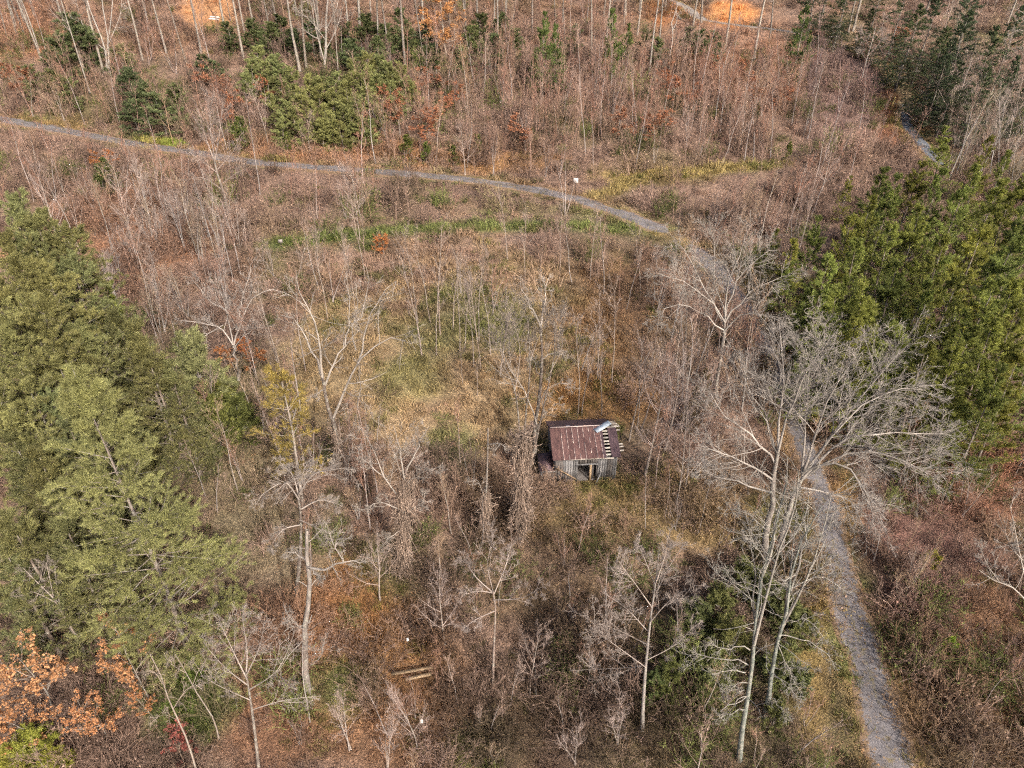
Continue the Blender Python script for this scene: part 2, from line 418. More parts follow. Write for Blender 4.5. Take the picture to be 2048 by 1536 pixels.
def bare_tree(seed, h, r, n=(10, 6, 5), clear=.35, ang=(45, 10), spread=.45, up=.12, twig=.007, lean=.03, wander=.05, stems=1, tpow=.9):
    """a leafless tree of height h at the origin: (trunk mesh builder, crown mesh builder)"""
    rng = np.random.default_rng(seed)
    S = np.zeros((stems, 3)); S[:, :2] = rng.normal(0, .12 * (stems > 1), (stems, 2))
    D = np.array([0, 0, 1.]) + rng.normal(0, lean + .16 * (stems > 1), (stems, 3)) * np.array([1, 1, 0])
    T = shoot(rng, S, D, h * rng.uniform(.8, 1, stems) if stems > 1 else np.array([h]), 10, wander, .04)
    TR = r * np.linspace(1, .12, 10)[None] ** .9 * rng.uniform(.6, 1, (stems, 1)); TR[:, 0] *= 1.25
    A, AR = offspring(rng, T, TR, n[0], clear, .98, ang, spread, 6, .10, up, .5, twig * 1.6, .3, .55, 0, tpow)
    B, BR = offspring(rng, A, AR, n[1], .2, 1, (38, 12), .5, 5, .14, up * .8, .55, twig * 1.2)
    C, CR = offspring(rng, B, BR, n[2], .15, 1, (36, 12), .5, 3, .14, up * .5, .6, twig)
    t, cr = MB(), MB()
    t.tubes(T, TR, 7)
    cr.tubes(A, AR, 4); cr.tubes(B, BR, 3); cr.tubes(C, CR, 3)
    return t, cr, (T, TR, A, AR, B, BR, C, CR)

def tufts(rng, P, D, ln, K, w, spread=.9, up=.25):
    """K needles round every point P, pointing roughly along D"""
    n = len(P)
    d_ = unit(np.repeat(D, K, 0) * .8 + rng.normal(0, spread, (n * K, 3)) * .6 + np.array([0, 0, up]))
    o = np.repeat(P, K, 0) + rng.normal(0, ln * .18, (n * K, 3))
    s = unit(np.cross(d_, rng.normal(size=(n * K, 3))))
    l_ = (ln * rng.uniform(.6, 1.2, n * K))[:, None]
    return np.stack([o - s * w * .5, o + s * w * .5, o + d_ * l_], 1)
def pine(seed, h, rmax, nb=60, sub=8, tf=3, ln=.28, K=11, w=.035, base=.15, profile='cone', up=.05, flat=.7, r=.2, droop=0, gap=.0):
    rng = np.random.default_rng(seed)
    T = shoot(rng, np.zeros((1, 3)), np.array([[rng.normal(0, .02), rng.normal(0, .02), 1.]]), np.array([h]), 10, .02, .05)
    TR = r * np.linspace(1, .06, 10)[None]
    tiers = max(6, nb // 5)
    tt = np.sort(base + (1 - base) * (rng.integers(0, tiers, nb) + rng.normal(0, .12, nb)) / tiers); tt = np.clip(tt, base * .8, .985)
    S, tg = at_t(np.repeat(T, nb, 0), tt)
    az = rng.random(nb) * 2 * math.pi
    u = (1 - tt) / (1 - base)
    if profile == 'cone': Lb = rmax * (u ** .75) * rng.uniform(.7, 1.15, nb) + .35
    elif profile == 'tiers': Lb = rmax * (u ** .8) * (1 - .28 * u ** 3) * rng.uniform(.72, 1.12, nb) + .3
    elif profile == 'broad': Lb = rmax * np.minimum(1, 1.6 * u ** .7) * (1 - .25 * u) * rng.uniform(.55, 1.2, nb) + .35
    else: Lb = rmax * np.sqrt(np.clip(u, 0, 1)) * (1.1 - .35 * u) * rng.uniform(.6, 1.15, nb) + .3
    el = np.radians(8 + 48 * (1 - u) ** 2 - droop * u + rng.normal(0, 7, nb))
    D = np.stack([np.cos(az) * np.cos(el), np.sin(az) * np.cos(el), np.sin(el)], 1)
    A = shoot(rng, S, D, Lb, 6, .07, up)
    AR = np.maximum((.010 + .007 * Lb)[:, None] * np.linspace(1, .25, 6)[None], .006)
    B, BR = offspring(rng, A, AR, sub, .22, 1, (48, 12), .42, 4, .12, up, .5, .005, .5, .55, flat, 1, .2)
    # foliage sits on the outer part of every shoot
    Bs = B[rng.random(len(B)) > gap]
    PB = np.repeat(Bs, tf, 0); q = rng.uniform(.12, 1.0, len(PB)); p1, d1 = at_t(PB, q)
    PA = np.repeat(A, tf * 2, 0); q = np.where(np.repeat(u, tf * 2) < .45, rng.uniform(.1, 1.0, len(PA)), rng.uniform(.4, 1.0, len(PA))); p2, d2 = at_t(PA, q)
    top = np.repeat(T, 12, 0); p3, d3 = at_t(top, rng.uniform(.9, 1, 12))
    p, dd_ = np.concatenate([p1, p2, p3]), np.concatenate([d1, d2, d3])
    t, cr = MB(), MB()
    t.tubes(T, TR, 7); t.tubes(A, AR, 4); t.tubes(B, BR, 3)
    cr.tris(tufts(rng, p, dd_, ln, K, w))
    return t, cr
def leaf_quads(rng, P, size, curl=.35):
    n = len(P); a = unit(rng.normal(size=(n, 3)) + np.array([0, 0, -.3])); b_ = unit(np.cross(a, rng.normal(size=(n, 3)))); s = (size * rng.uniform(.6, 1.3, n))[:, None]
    c_ = np.cross(a, b_)
    return np.stack([P, P + (a * .5 + b_ * .36) * s, P + a * s + c_ * s * curl * .4, P + (a * .5 - b_ * .36) * s], 1)
def leafy(seed, h, r, n=(9, 5, 4), leaves=6, size=.16, clear=.25, spread=.5, keep=1.0, ang=(52, 12)):
    t, cr, (T, TR, A, AR, B, BR, C, CR) = bare_tree(seed, h, r, n, clear, ang, spread, .06)
    rng = np.random.default_rng(seed + 7)
    Cs = C[rng.random(len(C)) < keep]
    q = np.repeat(Cs, leaves, 0); p, _ = at_t(q, rng.random(len(q)))
    lf = MB(); lf.quads(leaf_quads(rng, p + rng.normal(0, .06, p.shape), size))
    return t, cr, lf

# ------------------------------------------------------------------ tree kinds: a few mesh sets each, shared by the copies
def kit(name, made, crown_mat, trunk_mat='bark'):
    out = []
    for i, k3 in enumerate(made):
        d_ = {'trunk': k3[0].mesh(name + '_trunk', MAT[trunk_mat])}
        if len(k3) == 3 and isinstance(k3[2], MB):
            d_['branches'] = k3[1].mesh(name + '_branches', MAT['twig']); d_['crown'] = k3[2].mesh(name + '_leaves', MAT['leaf'])
        else:
            d_['crown'] = k3[1].mesh(name + '_crown', MAT[crown_mat])
        out.append(d_)
    return out
KIT = {
    'white_pine': kit('white_pine', [pine(11 + i, 18, 4.6, 92, 11, 6, .24, 15, .023, .1, 'broad', .05, .75, .22, 6, .15) for i in range(3)], 'needle'),
    'big_pine': kit('big_pine', [pine(15, 21, 6.0, 110, 12, 8, .24, 16, .021, .06, 'tiers', .02, .82, .17, 12, .08)], 'needle'),
    'pine': kit('pine', [pine(31 + i, 13, 2.9, 66, 10, 5, .21, 17, .019, .10, 'cone', .10, .6, .15, 0, .1) for i in range(4)], 'needle'),
    'young_pine': kit('young_pine', [pine(51 + i, 6, 2.0, 46, 8, 5, .22, 14, .025, .04, 'dome', .10, .3, .09) for i in range(3)], 'needle'),
    'cedar': kit('cedar', [pine(71 + i, 12, 2.6, 80, 10, 4, .2, 10, .022, .08, 'cone', .16, .3, .15, 8) for i in range(2)], 'needle'),
    'hemlock': kit('hemlock', [pine(81 + i, 14, 3.6, 80, 9, 5, .2, 13, .023, .06, 'cone', -.02, .8, .18, 10) for i in range(2)], 'needle'),
    'thin_pine': kit('thin_pine', [pine(91, 14, 2.3, 44, 7, 3, .3, 11, .03, .25, 'broad', .04, .6, .14, 4, .35)], 'needle'),
    'shrub': kit('shrub', [pine(95 + i, 3.2, 1.6, 40, 7, 4, .22, 11, .035, .02, 'dome', .12, .2, .05) for i in range(2)], 'needle'),
    'oak': kit('oak', [leafy(101 + i, 6.5, .07, (15, 6, 4), 8, .15, .2, .5, .8) for i in range(3)], 'leaf'),
    'layered': kit('layered', [leafy(111, 12, .14, (38, 7, 4), 9, .2, .10, .34, .95, (84, 6))], 'leaf'),
    'rusty': kit('rusty', [leafy(121 + i, 5.5, .05, (12, 5, 4), 10, .14, .25, .42, .75, (38, 10)) for i in range(3)], 'leaf'),
    'sapling': kit('sapling', [bare_tree(201 + i, 8, .07, (13, 5, 3), .38, (30, 9), .33, .10, .008, .05, .05)[:2] for i in range(6)], 'twig'),
    'bushy': kit('bushy', [bare_tree(221 + i, 6, .055, (12, 5, 4), .18, (38, 10), .42, .12, .007, .06, .06, 3)[:2] for i in range(4)], 'twig'),
    'tall': kit('tall', [bare_tree(241 + i, 24, .24, (22, 6, 5), .36, (46, 12), .27, .09, .012, .03, .025)[:2] for i in range(5)], 'twig'),
    'round': kit('round', [bare_tree(261 + i, 9, .11, (20, 7, 5), .28, (50, 12), .48, .12, .008, .05, .04)[:2] for i in range(3)], 'twig'),
}
KH = {'big_pine': 21, 'white_pine': 18, 'pine': 13, 'young_pine': 6, 'cedar': 12, 'hemlock': 14, 'thin_pine': 14, 'shrub': 3.2, 'oak': 6.5, 'layered': 12, 'rusty': 5.5, 'sapling': 8, 'bushy': 6, 'tall': 24, 'round': 9}
prng = random.Random(4)
def jit(c, a=.12):
    k_ = 1 + prng.uniform(-a, a); w_ = prng.uniform(-a, a) * .3
    return (c[0] * k_ * (1 + w_), c[1] * k_, c[2] * k_ * (1 - w_))
def tree(name, kitname, base, h, label, cat, group=None, bark_c=(.22, .18, .15), crown_c=None, wide=1.0, tilt=(0, 0), var=None):
    ks = KIT[kitname]; d_ = ks[prng.randrange(len(ks)) if var is None else var % len(ks)]
    e = bpy.data.objects.new(name, None); COL.objects.link(e); e.empty_display_size = .3
    s = h / KH[kitname]
    e.location = (base[0], base[1], base[2] - .05); e.scale = (s * wide, s * wide, s)
    e.rotation_euler = (tilt[0], tilt[1], prng.uniform(0, 6.283))
    for part, me in d_.items():
        link(part, me, e, jit(bark_c if part == 'trunk' or (part == 'branches') else (crown_c or bark_c), .1))
    return tag(e, label, cat, group)
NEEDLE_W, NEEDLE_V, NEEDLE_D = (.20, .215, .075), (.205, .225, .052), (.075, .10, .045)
exec_trees = []

# --- tall forest trees on the upper slope
TALL = [(180, 186, 23, -.05), (208, 150, 24, -.06), (285, 120, 22, -.03), (333, 106, 24, -.03), (373, 128, 26, -.02), (403, 110, 25, -.02), (488, 120, 26, -.04), (600, 142, 24, 0), (613, 138, 22, -.03),
        (678, 168, 18, 0), (704, 116, 25, 0), (757, 118, 27, 0), (779, 126, 26, 0), (811, 142, 28, 0), (849, 130, 22, .1), (932, 72, 24, 0), (955, 104, 22, 0), (989, 112, 26, 0), (998, 140, 25, 0),
        (1064, 75, 26, 0), (1130, 92, 22, .12), (1183, 104, 24, .02), (1210, 122, 20, 0), (1298, 150, 22, .03), (1386, 52, 24, 0), (1402, 46, 22, .02), (1449, 104, 24, .03), (1507, 122, 23, .07),
        (1537, 96, 16, .1), (1642, 40, 24, .04), (1696, 66, 22, .06), (1706, 62, 24, .06), (60, 60, 23, -.05), (130, 52, 25, -.05), (20, 90, 20, -.04), (560, 80, 22, 0), (1250, 30, 25, .02), (1010, 60, 26, .0), (900, 50, 26, 0), (720, 60, 26, 0), (450, 60, 25, -.02), (640, 60, 27, 0), (1330, 20, 24, 0), (1850, 30, 22, .04), (1930, 20, 24, .05), (2010, 60, 20, .05)]
TXT = {180: 'pale straight trunk with broken side stubs at the far left of the upper slope', 373: 'tall pale trunk below the left orange clearing, beside a thinner twin', 488: 'leaning pale trunk just above the evergreen thicket',
       811: 'thick pale trunk rising straight beside the orange-leaved layered tree', 849: 'trunk leaning to the right in front of the orange-leaved layered tree', 1130: 'grey trunk leaning right beside the tall green pine', 1449: 'dark straight trunk standing before the bright orange bank',
       1507: 'stout pale leaning trunk right of the bright orange bank', 757: 'straight pale trunk rising out of the evergreen thicket'}
_q = random.Random(12)
TALL += [(_q.uniform(0, 1350), _q.uniform(15, 125), _q.uniform(15, 27), _q.gauss(0, .04)) for _ in range(30)]
for i, (px, py, h, ln) in enumerate(TALL):
    white = prng.random() < .6
    c_ = (.30, .26, .22) if white else (.19, .155, .13)
    tree('bare_tree', 'tall', G(px, py), h, TXT.get(px, ('thick' if h > 24 else 'slim' if h < 20 else 'tall') + (' pale' if white else ' grey') + ' bare trunk on the upper slope, ' + ('far left', 'left', 'left of centre', 'just left of middle', 'just right of middle', 'right of centre', 'right', 'far right')[int(min(max(px, 0), 2047) // 256)]), 'tree', 'tall bare trees on the upper slope', c_, (.26, .21, .18), prng.uniform(.75, 1.1), (prng.uniform(-.03, .03), ln * .6 + prng.uniform(-.02, .02)))

# --- evergreens
WHERE = {'pines of the stand right of the road': lambda a, b: (' at its far corner' if b < 360 else ' at its back' if b < 460 else ' in its middle' if b < 600 else ' at its front') + (', roadside' if a < 1715 else ', far right' if a > 1940 else ' inside'),
         'white pines along the left edge': lambda a, b: (' at the far end' if b < 460 else ' midway' if b < 610 else ' at the near end') + (', outermost' if a < 40 else ', thicket side' if a > 95 else ''),
         'feathery evergreens behind the big white pine': lambda a, b: ', up at its top' if b < 730 and a > 200 else ', low by the left edge' if b > 950 else ', left of its trunk',
         'dark evergreens above the gate': lambda a, b: ' in the back row' if b < 0 else ' nearest the gate' if b > 100 else ' along the lane' if a < 1760 else ' in the middle rows',
         'evergreen bushes under the dead pair': lambda a, b: ', at the foot of their trunks' if b > 1300 else ', nearer the shack' if a < 1480 else ', nearer the road',
         'young pines of the thicket above the road': lambda a, b: (' at its top' if b < 150 else ' in its middle' if b < 205 else ' at its foot') + (', left end' if a < 600 else ', right end' if a > 720 else ', centre'),
         'rust-leaved saplings above the road': lambda a, b: ', left of the green thicket' if a < 540 else ', right of the green thicket' if a < 1000 else ', in the middle' if a < 1300 else ', below the orange bank',
         'small evergreens of the upper left slope': lambda a, b: ', among the white trunks' if b < 120 else ', lowest clump' if a > 230 else ', near the left edge',
         'evergreen bushes under the trunks': lambda a, b: ', left of the pale forked trunk' if a < 600 else ', right of it near the orange tree' if a > 800 else ', behind the green thicket'}
def grove(rows, name, kitname, label, group, crown, barkc=(.20, .165, .14), jitter=.18, labels=None, wide=1.0, cat='pine tree'):
    label0 = label
    for i, (px, py, h) in enumerate(rows):
        label = label0 + WHERE[group](px, py) if group in WHERE else label0
        tree(name, kitname, G(px, py, h), h, (labels or {}).get(i, label), cat, group, barkc, jit(crown, jitter), wide * prng.uniform(.78, 1.22), (prng.uniform(-.03, .03), prng.uniform(-.03, .03)))
tree('white_pine_tree', 'big_pine', G(375, 1296), 21.5, 'large light green white pine with open tiers of branches and a pale trunk', 'pine tree', None, (.2, .165, .14), (.25, .25, .095), 1.0, (0, -.01), 0)
grove([(12, 392, 19), (66, 432, 18), (118, 452, 17), (30, 520, 17), (138, 520, 16), (84, 600, 17), (10, 640, 16), (150, 650, 14), (60, 720, 15), (-30, 560, 17), (-20, 760, 16), (48, 470, 17), (100, 540, 16), (0, 470, 18), (170, 610, 12), (40, 600, 16), (115, 690, 14), (30, 800, 14), (90, 780, 13)], 'white_pine_tree', 'white_pine',
      'green white pine of the stand along the left edge', 'white pines along the left edge', (.22, .22, .085), (.2, .165, .14), .25)
grove([(195, 560, 12)], 'pine_tree', 'pine', 'small yellow-green pine at the edge of the left stand beside grey thicket', None, NEEDLE_V)
grove([(376, 676, 9)], 'pine_tree', 'young_pine', 'small bright pine beneath the gnarled grey tree', None, (.23, .225, .095))
grove([(262, 640, 14), (300, 690, 12), (230, 610, 13), (330, 720, 11), (170, 800, 13), (120, 850, 13), (60, 900, 13), (90, 990, 12), (20, 1010, 12), (30, 860, 13), (150, 960, 10), (0, 1090, 10), (110, 1090, 8)], 'cedar_tree', 'cedar', 'feathery olive evergreen packed behind the big white pine', 'feathery evergreens behind the big white pine', (.155, .155, .062), (.2, .16, .13), .2, None, 1.2, 'evergreen tree')
grove([(545, 730, 13)], 'pine_tree', 'thin_pine', 'thin yellowing pine with sparse needles between the white pine and the dead tree', None, (.30, .225, .06), (.32, .27, .23))
grove([(435, 770, 4.5), (470, 800, 4), (420, 810, 4.5)], 'evergreen_shrub', 'shrub', 'bright green bush below the gnarled grey tree', 'green bushes below the gnarled tree', (.135, .145, .04), cat='bush')
R_ = [(1592, 478, 9), (1640, 432, 11), (1700, 425, 12), (1745, 392, 13), (1790, 345, 13), (1835, 322, 12), (1800, 442, 13), (1862, 402, 14), (1922, 372, 14), (1985, 352, 13), (2040, 385, 13), (1665, 500, 12), (1732, 478, 13), (1815, 515, 13),
      (1900, 462, 14), (1965, 452, 14), (2030, 470, 13), (1620, 570, 10), (1690, 575, 12), (1760, 565, 13), (1842, 560, 12), (1905, 545, 14), (1975, 545, 14), (2045, 560, 13), (1870, 690, 12), (1800, 640, 12), (1930, 635, 13), (2010, 640, 12),
      (1945, 690, 12), (2005, 735, 12), (1735, 640, 11), (1660, 640, 10), (2060, 700, 12), (1760, 330, 11), (1880, 330, 12), (1950, 330, 12), (1575, 520, 7), (2075, 420, 13), (2090, 500, 13), (2060, 600, 13), (2100, 640, 12), (2030, 300, 12), (2070, 330, 13), (1985, 270, 10), (1905, 250, 9), (1700, 350, 6), (1560, 455, 5)]
grove(R_, 'pine_tree', 'pine', 'yellow-green pine in the dense stand right of the road', 'pines of the stand right of the road', NEEDLE_V, (.16, .125, .10), .36,
      {24: 'tiered yellow-green pine in front of the stand, pointed top standing clear', 0: 'short dark pine at the corner of the stand next to the road bend', 30: 'slim pine at the near roadside corner of the stand'})
grove([(1650, -90, 14), (1705, -78, 14), (1765, -45, 12), (1838, 5, 13), (1890, 52, 13), (1905, 70, 13), (1880, -30, 15), (1950, 20, 15), (2000, 50, 14), (2045, 10, 15), (1905, 108, 10), (1920, 120, 11), (1985, 120, 12), (2040, 110, 12), (1690, -15, 8), (1745, 15, 8), (1960, -50, 16), (1820, -60, 15), (2060, 150, 10)],
      'hemlock_tree', 'hemlock', 'dark evergreen in the shaded wood above the gate', 'dark evergreens above the gate', NEEDLE_D, (.16, .13, .11), .3, None, .92, 'evergreen tree')
U_ = [(515, 95, 6.5), (548, 112, 6.5), (580, 135, 6), (612, 150, 6), (530, 140, 5.5), (560, 165, 5.5), (598, 175, 5.5), (634, 172, 5.5), (660, 178, 5.5), (700, 120, 6.5), (730, 108, 7), (760, 112, 6.5), (785, 135, 6), (720, 150, 6), (750, 150, 6), (690, 165, 5.5), (780, 165, 5.5), (620, 205, 5), (650, 210, 5), (585, 215, 5), (600, 240, 4.5), (685, 205, 5),
      (715, 190, 5.5), (745, 190, 5), (640, 240, 4.5), (680, 240, 4.5), (720, 235, 4.5), (755, 215, 4.5), (800, 190, 4.5), (810, 155, 5), (500, 120, 6), (490, 150, 5), (540, 185, 5.5), (570, 200, 5), (610, 190, 5.5), (665, 145, 6), (700, 145, 6), (735, 135, 6.5), (775, 125, 6.5), (660, 225, 5), (700, 220, 5), (735, 240, 4.5), (560, 235, 4.5), (775, 195, 5), (640, 155, 6), (800, 125, 6), (825, 165, 4.5)]
grove(U_, 'young_pine_tree', 'young_pine', 'bushy young pine in the green thicket above the road', 'young pines of the thicket above the road', (.235, .245, .09), (.2, .16, .13), .2, None, 1.35)
grove([(1088, 20, 13), (1118, 45, 11), (1068, 95, 7), (1235, 15, 12), (1252, 45, 9), (1615, 10, 13), (1625, 60, 7)], 'pine_tree', 'pine', 'green pine standing between the bare trunks of the upper slope', 'scattered pines on the upper slope', (.12, .165, .045), (.22, .18, .15), .15,
      {0: 'tallest green pine in the middle of the upper slope, open branches', 5: 'thin green pine at the end of the orange bank'}, .85)
grove([(60, 132, 5), (100, 140, 5.5), (130, 155, 5), (250, 140, 6.5), (280, 165, 6.5), (312, 185, 6), (262, 205, 5), (135, 30, 9), (110, 80, 7), (170, 60, 6), (235, 90, 5.5), (345, 170, 5), (400, 110, 4), (425, 120, 4)], 'young_pine_tree', 'young_pine', 'small evergreen on the upper left slope', 'small evergreens of the upper left slope', (.15, .17, .07), (.2, .16, .13), .25, None, 1.75)
grove([(455, 45, 5), (500, 40, 5.5), (540, 45, 5), (520, 65, 4.5), (690, 45, 6), (730, 30, 6), (770, 50, 6), (815, 60, 6), (850, 50, 5), (940, 55, 7), (985, 70, 6), (1030, 60, 6), (660, 90, 4), (860, 95, 5), (930, 100, 5), (960, 30, 7), (1000, 30, 7), (1150, 50, 5), (590, 60, 5), (620, 40, 6), (560, 30, 6), (800, 20, 7), (750, 75, 6), (700, 80, 6), (1290, 60, 5), (1320, 75, 5)], 'evergreen_shrub', 'young_pine', 'dark evergreen bush under the tall upper trunks', 'evergreen bushes under the trunks', (.125, .15, .06), (.16, .13, .11), .35, cat='bush', wide=1.5)
grove([(1385, 55, 5), (1405, 60, 5.5), (1432, 62, 5), (1368, 75, 4), (1412, 85, 4)], 'evergreen_shrub', 'young_pine', 'green evergreen bush below the bright orange bank', 'bushes below the orange bank', (.11, .135, .055), cat='bush', wide=1.4)
grove([(1498, 1135, 3.6), (1545, 1170, 3.4), (1445, 1180, 3), (1588, 1215, 3), (1470, 1250, 3.2), (1562, 1310, 3.4), (1620, 1235, 2.6), (1402, 1210, 2.6), (1600, 1340, 2.6), (1430, 1330, 2.8), (1560, 1410, 2.4)], 'evergreen_shrub', 'shrub', 'evergreen bush under the two lichen-covered dead trees', 'evergreen bushes under the dead pair', (.155, .165, .06), cat='bush')
grove([(1345, 1330, 4), (1310, 1350, 3)], 'young_pine_tree', 'young_pine', 'small drooping green pine at the foot of the pale young tree', 'small pines at the foot of the pale young tree', (.14, .165, .055))
grove([(192, 330, 4), (210, 318, 4.5)], 'young_pine_tree', 'young_pine', 'small green evergreen just below the road at the left', 'evergreens below the road at the left', (.12, .145, .045))
grove([(478, 235, 5), (465, 250, 4), (955, 270, 3.5), (1515, 205, 3), (1580, 285, 3), (905, 290, 3), (850, 285, 3.2), (810, 270, 3.5), (570, 265, 3)], 'young_pine_tree', 'young_pine', 'single small green pine amid the bare thicket above the road', 'lone small pines in the thicket', (.13, .155, .035))
grove([(1415, 740, 5), (1390, 770, 5)], 'evergreen_shrub', 'cedar', 'brownish cedar beside the bare thicket near the road', 'brownish cedars near the road', (.15, .11, .05), cat='bush')
grove([(60, 1470, 2.6), (20, 1490, 2.4), (100, 1500, 2)], 'evergreen_shrub', 'shrub', 'yellow-green bush in the bottom left corner', 'yellow-green bushes in the corner', (.27, .27, .05), cat='bush')
grove([(1905, 1280, 1.6)], 'evergreen_shrub', 'shrub', 'bright lime green bush amid brown brambles right of the road', None, (.3, .42, .06), cat='bush')
grove([(1870, 1108, 1.5)], 'evergreen_shrub', 'shrub', 'small olive and yellow bush amid brambles right of the road', None, (.27, .25, .04), cat='bush')

# --- trees that keep their leaves
OR = (.46, .235, .11)
grove([(30, 1290, 6)], 'oak_tree', 'oak', 'orange-leaved tree at the left edge beneath the leaning bare tree', None, OR, (.3, .26, .22), .05, None, 1.15, 'tree')
grove([(235, 1262, 6.5)], 'oak_tree', 'oak', 'orange-leaved tree under the large white pine', None, OR, (.3, .26, .22), .05, None, .95, 'tree')
grove([(170, 1395, 4)], 'oak_tree', 'oak', 'small thin orange-leaved tree between the two larger orange ones', None, (.42, .2, .09), (.3, .26, .22), .05, None, 1, 'tree')
grove([(50, 1400, 4.2)], 'oak_tree', 'oak', 'low orange-leaved tree above the yellow-green bushes', None, OR, (.3, .26, .22), .05, None, 1.2, 'tree')
grove([(285, 1385, 2.6)], 'oak_tree', 'oak', 'low orange-leaved sapling beside the green weeds', None, (.45, .2, .08), (.3, .26, .22), .05, None, 1.0, 'tree')
grove([(330, 1470, 2.2), (350, 1500, 2)], 'red_shrub', 'rusty', 'low red-leaved shrub near the bottom left saplings', 'low red-leaved shrubs', (.32, .10, .075), cat='bush', wide=1.7)
tree('orange_tree', 'layered', G(893, 112), 11.5, 'bright orange-leaved tree with flat layered branches on the upper slope', 'tree', None, (.35, .28, .22), (.56, .27, .10), 1.3)
grove([(400, 128, 5), (425, 160, 5), (470, 178, 4.5), (525, 158, 5), (832, 142, 5), (868, 132, 5), (880, 190, 4.5), (765, 172, 4.5), (815, 205, 5), (835, 225, 5), (1050, 232, 5), (1340, 128, 5), (1352, 160, 4.5), (1442, 112, 4.5), (1480, 125, 4), (1505, 140, 4), (1552, 142, 4), (1522, 160, 4),
       (1242, 222, 5), (1282, 235, 4.5), (20, 132, 5), (45, 142, 5), (248, 165, 4), (845, 255, 4), (790, 185, 5), (1560, 175, 4), (1345, 220, 4), (1385, 170, 4), (1500, 180, 3.5), (1780, 60, 5), (900, 170, 5), (440, 210, 4.5)], 'rust_leaved_tree', 'rusty', 'slender sapling with rust-coloured leaves above the road', 'rust-leaved saplings above the road', (.36, .16, .085), (.27, .2, .17), .2, None, 1.6, 'tree')
grove([(200, 300, 3.5), (217, 303, 3), (765, 475, 3), (755, 470, 2.6), (470, 690, 3), (450, 705, 2.8), (495, 700, 2.6), (1455, 1160, 2)], 'rust_leaved_tree', 'rusty', 'low sapling with orange-brown leaves standing in bare brush', 'low orange-brown saplings below the road', (.42, .17, .06), (.27, .2, .17), .15, None, 1.5, 'tree')

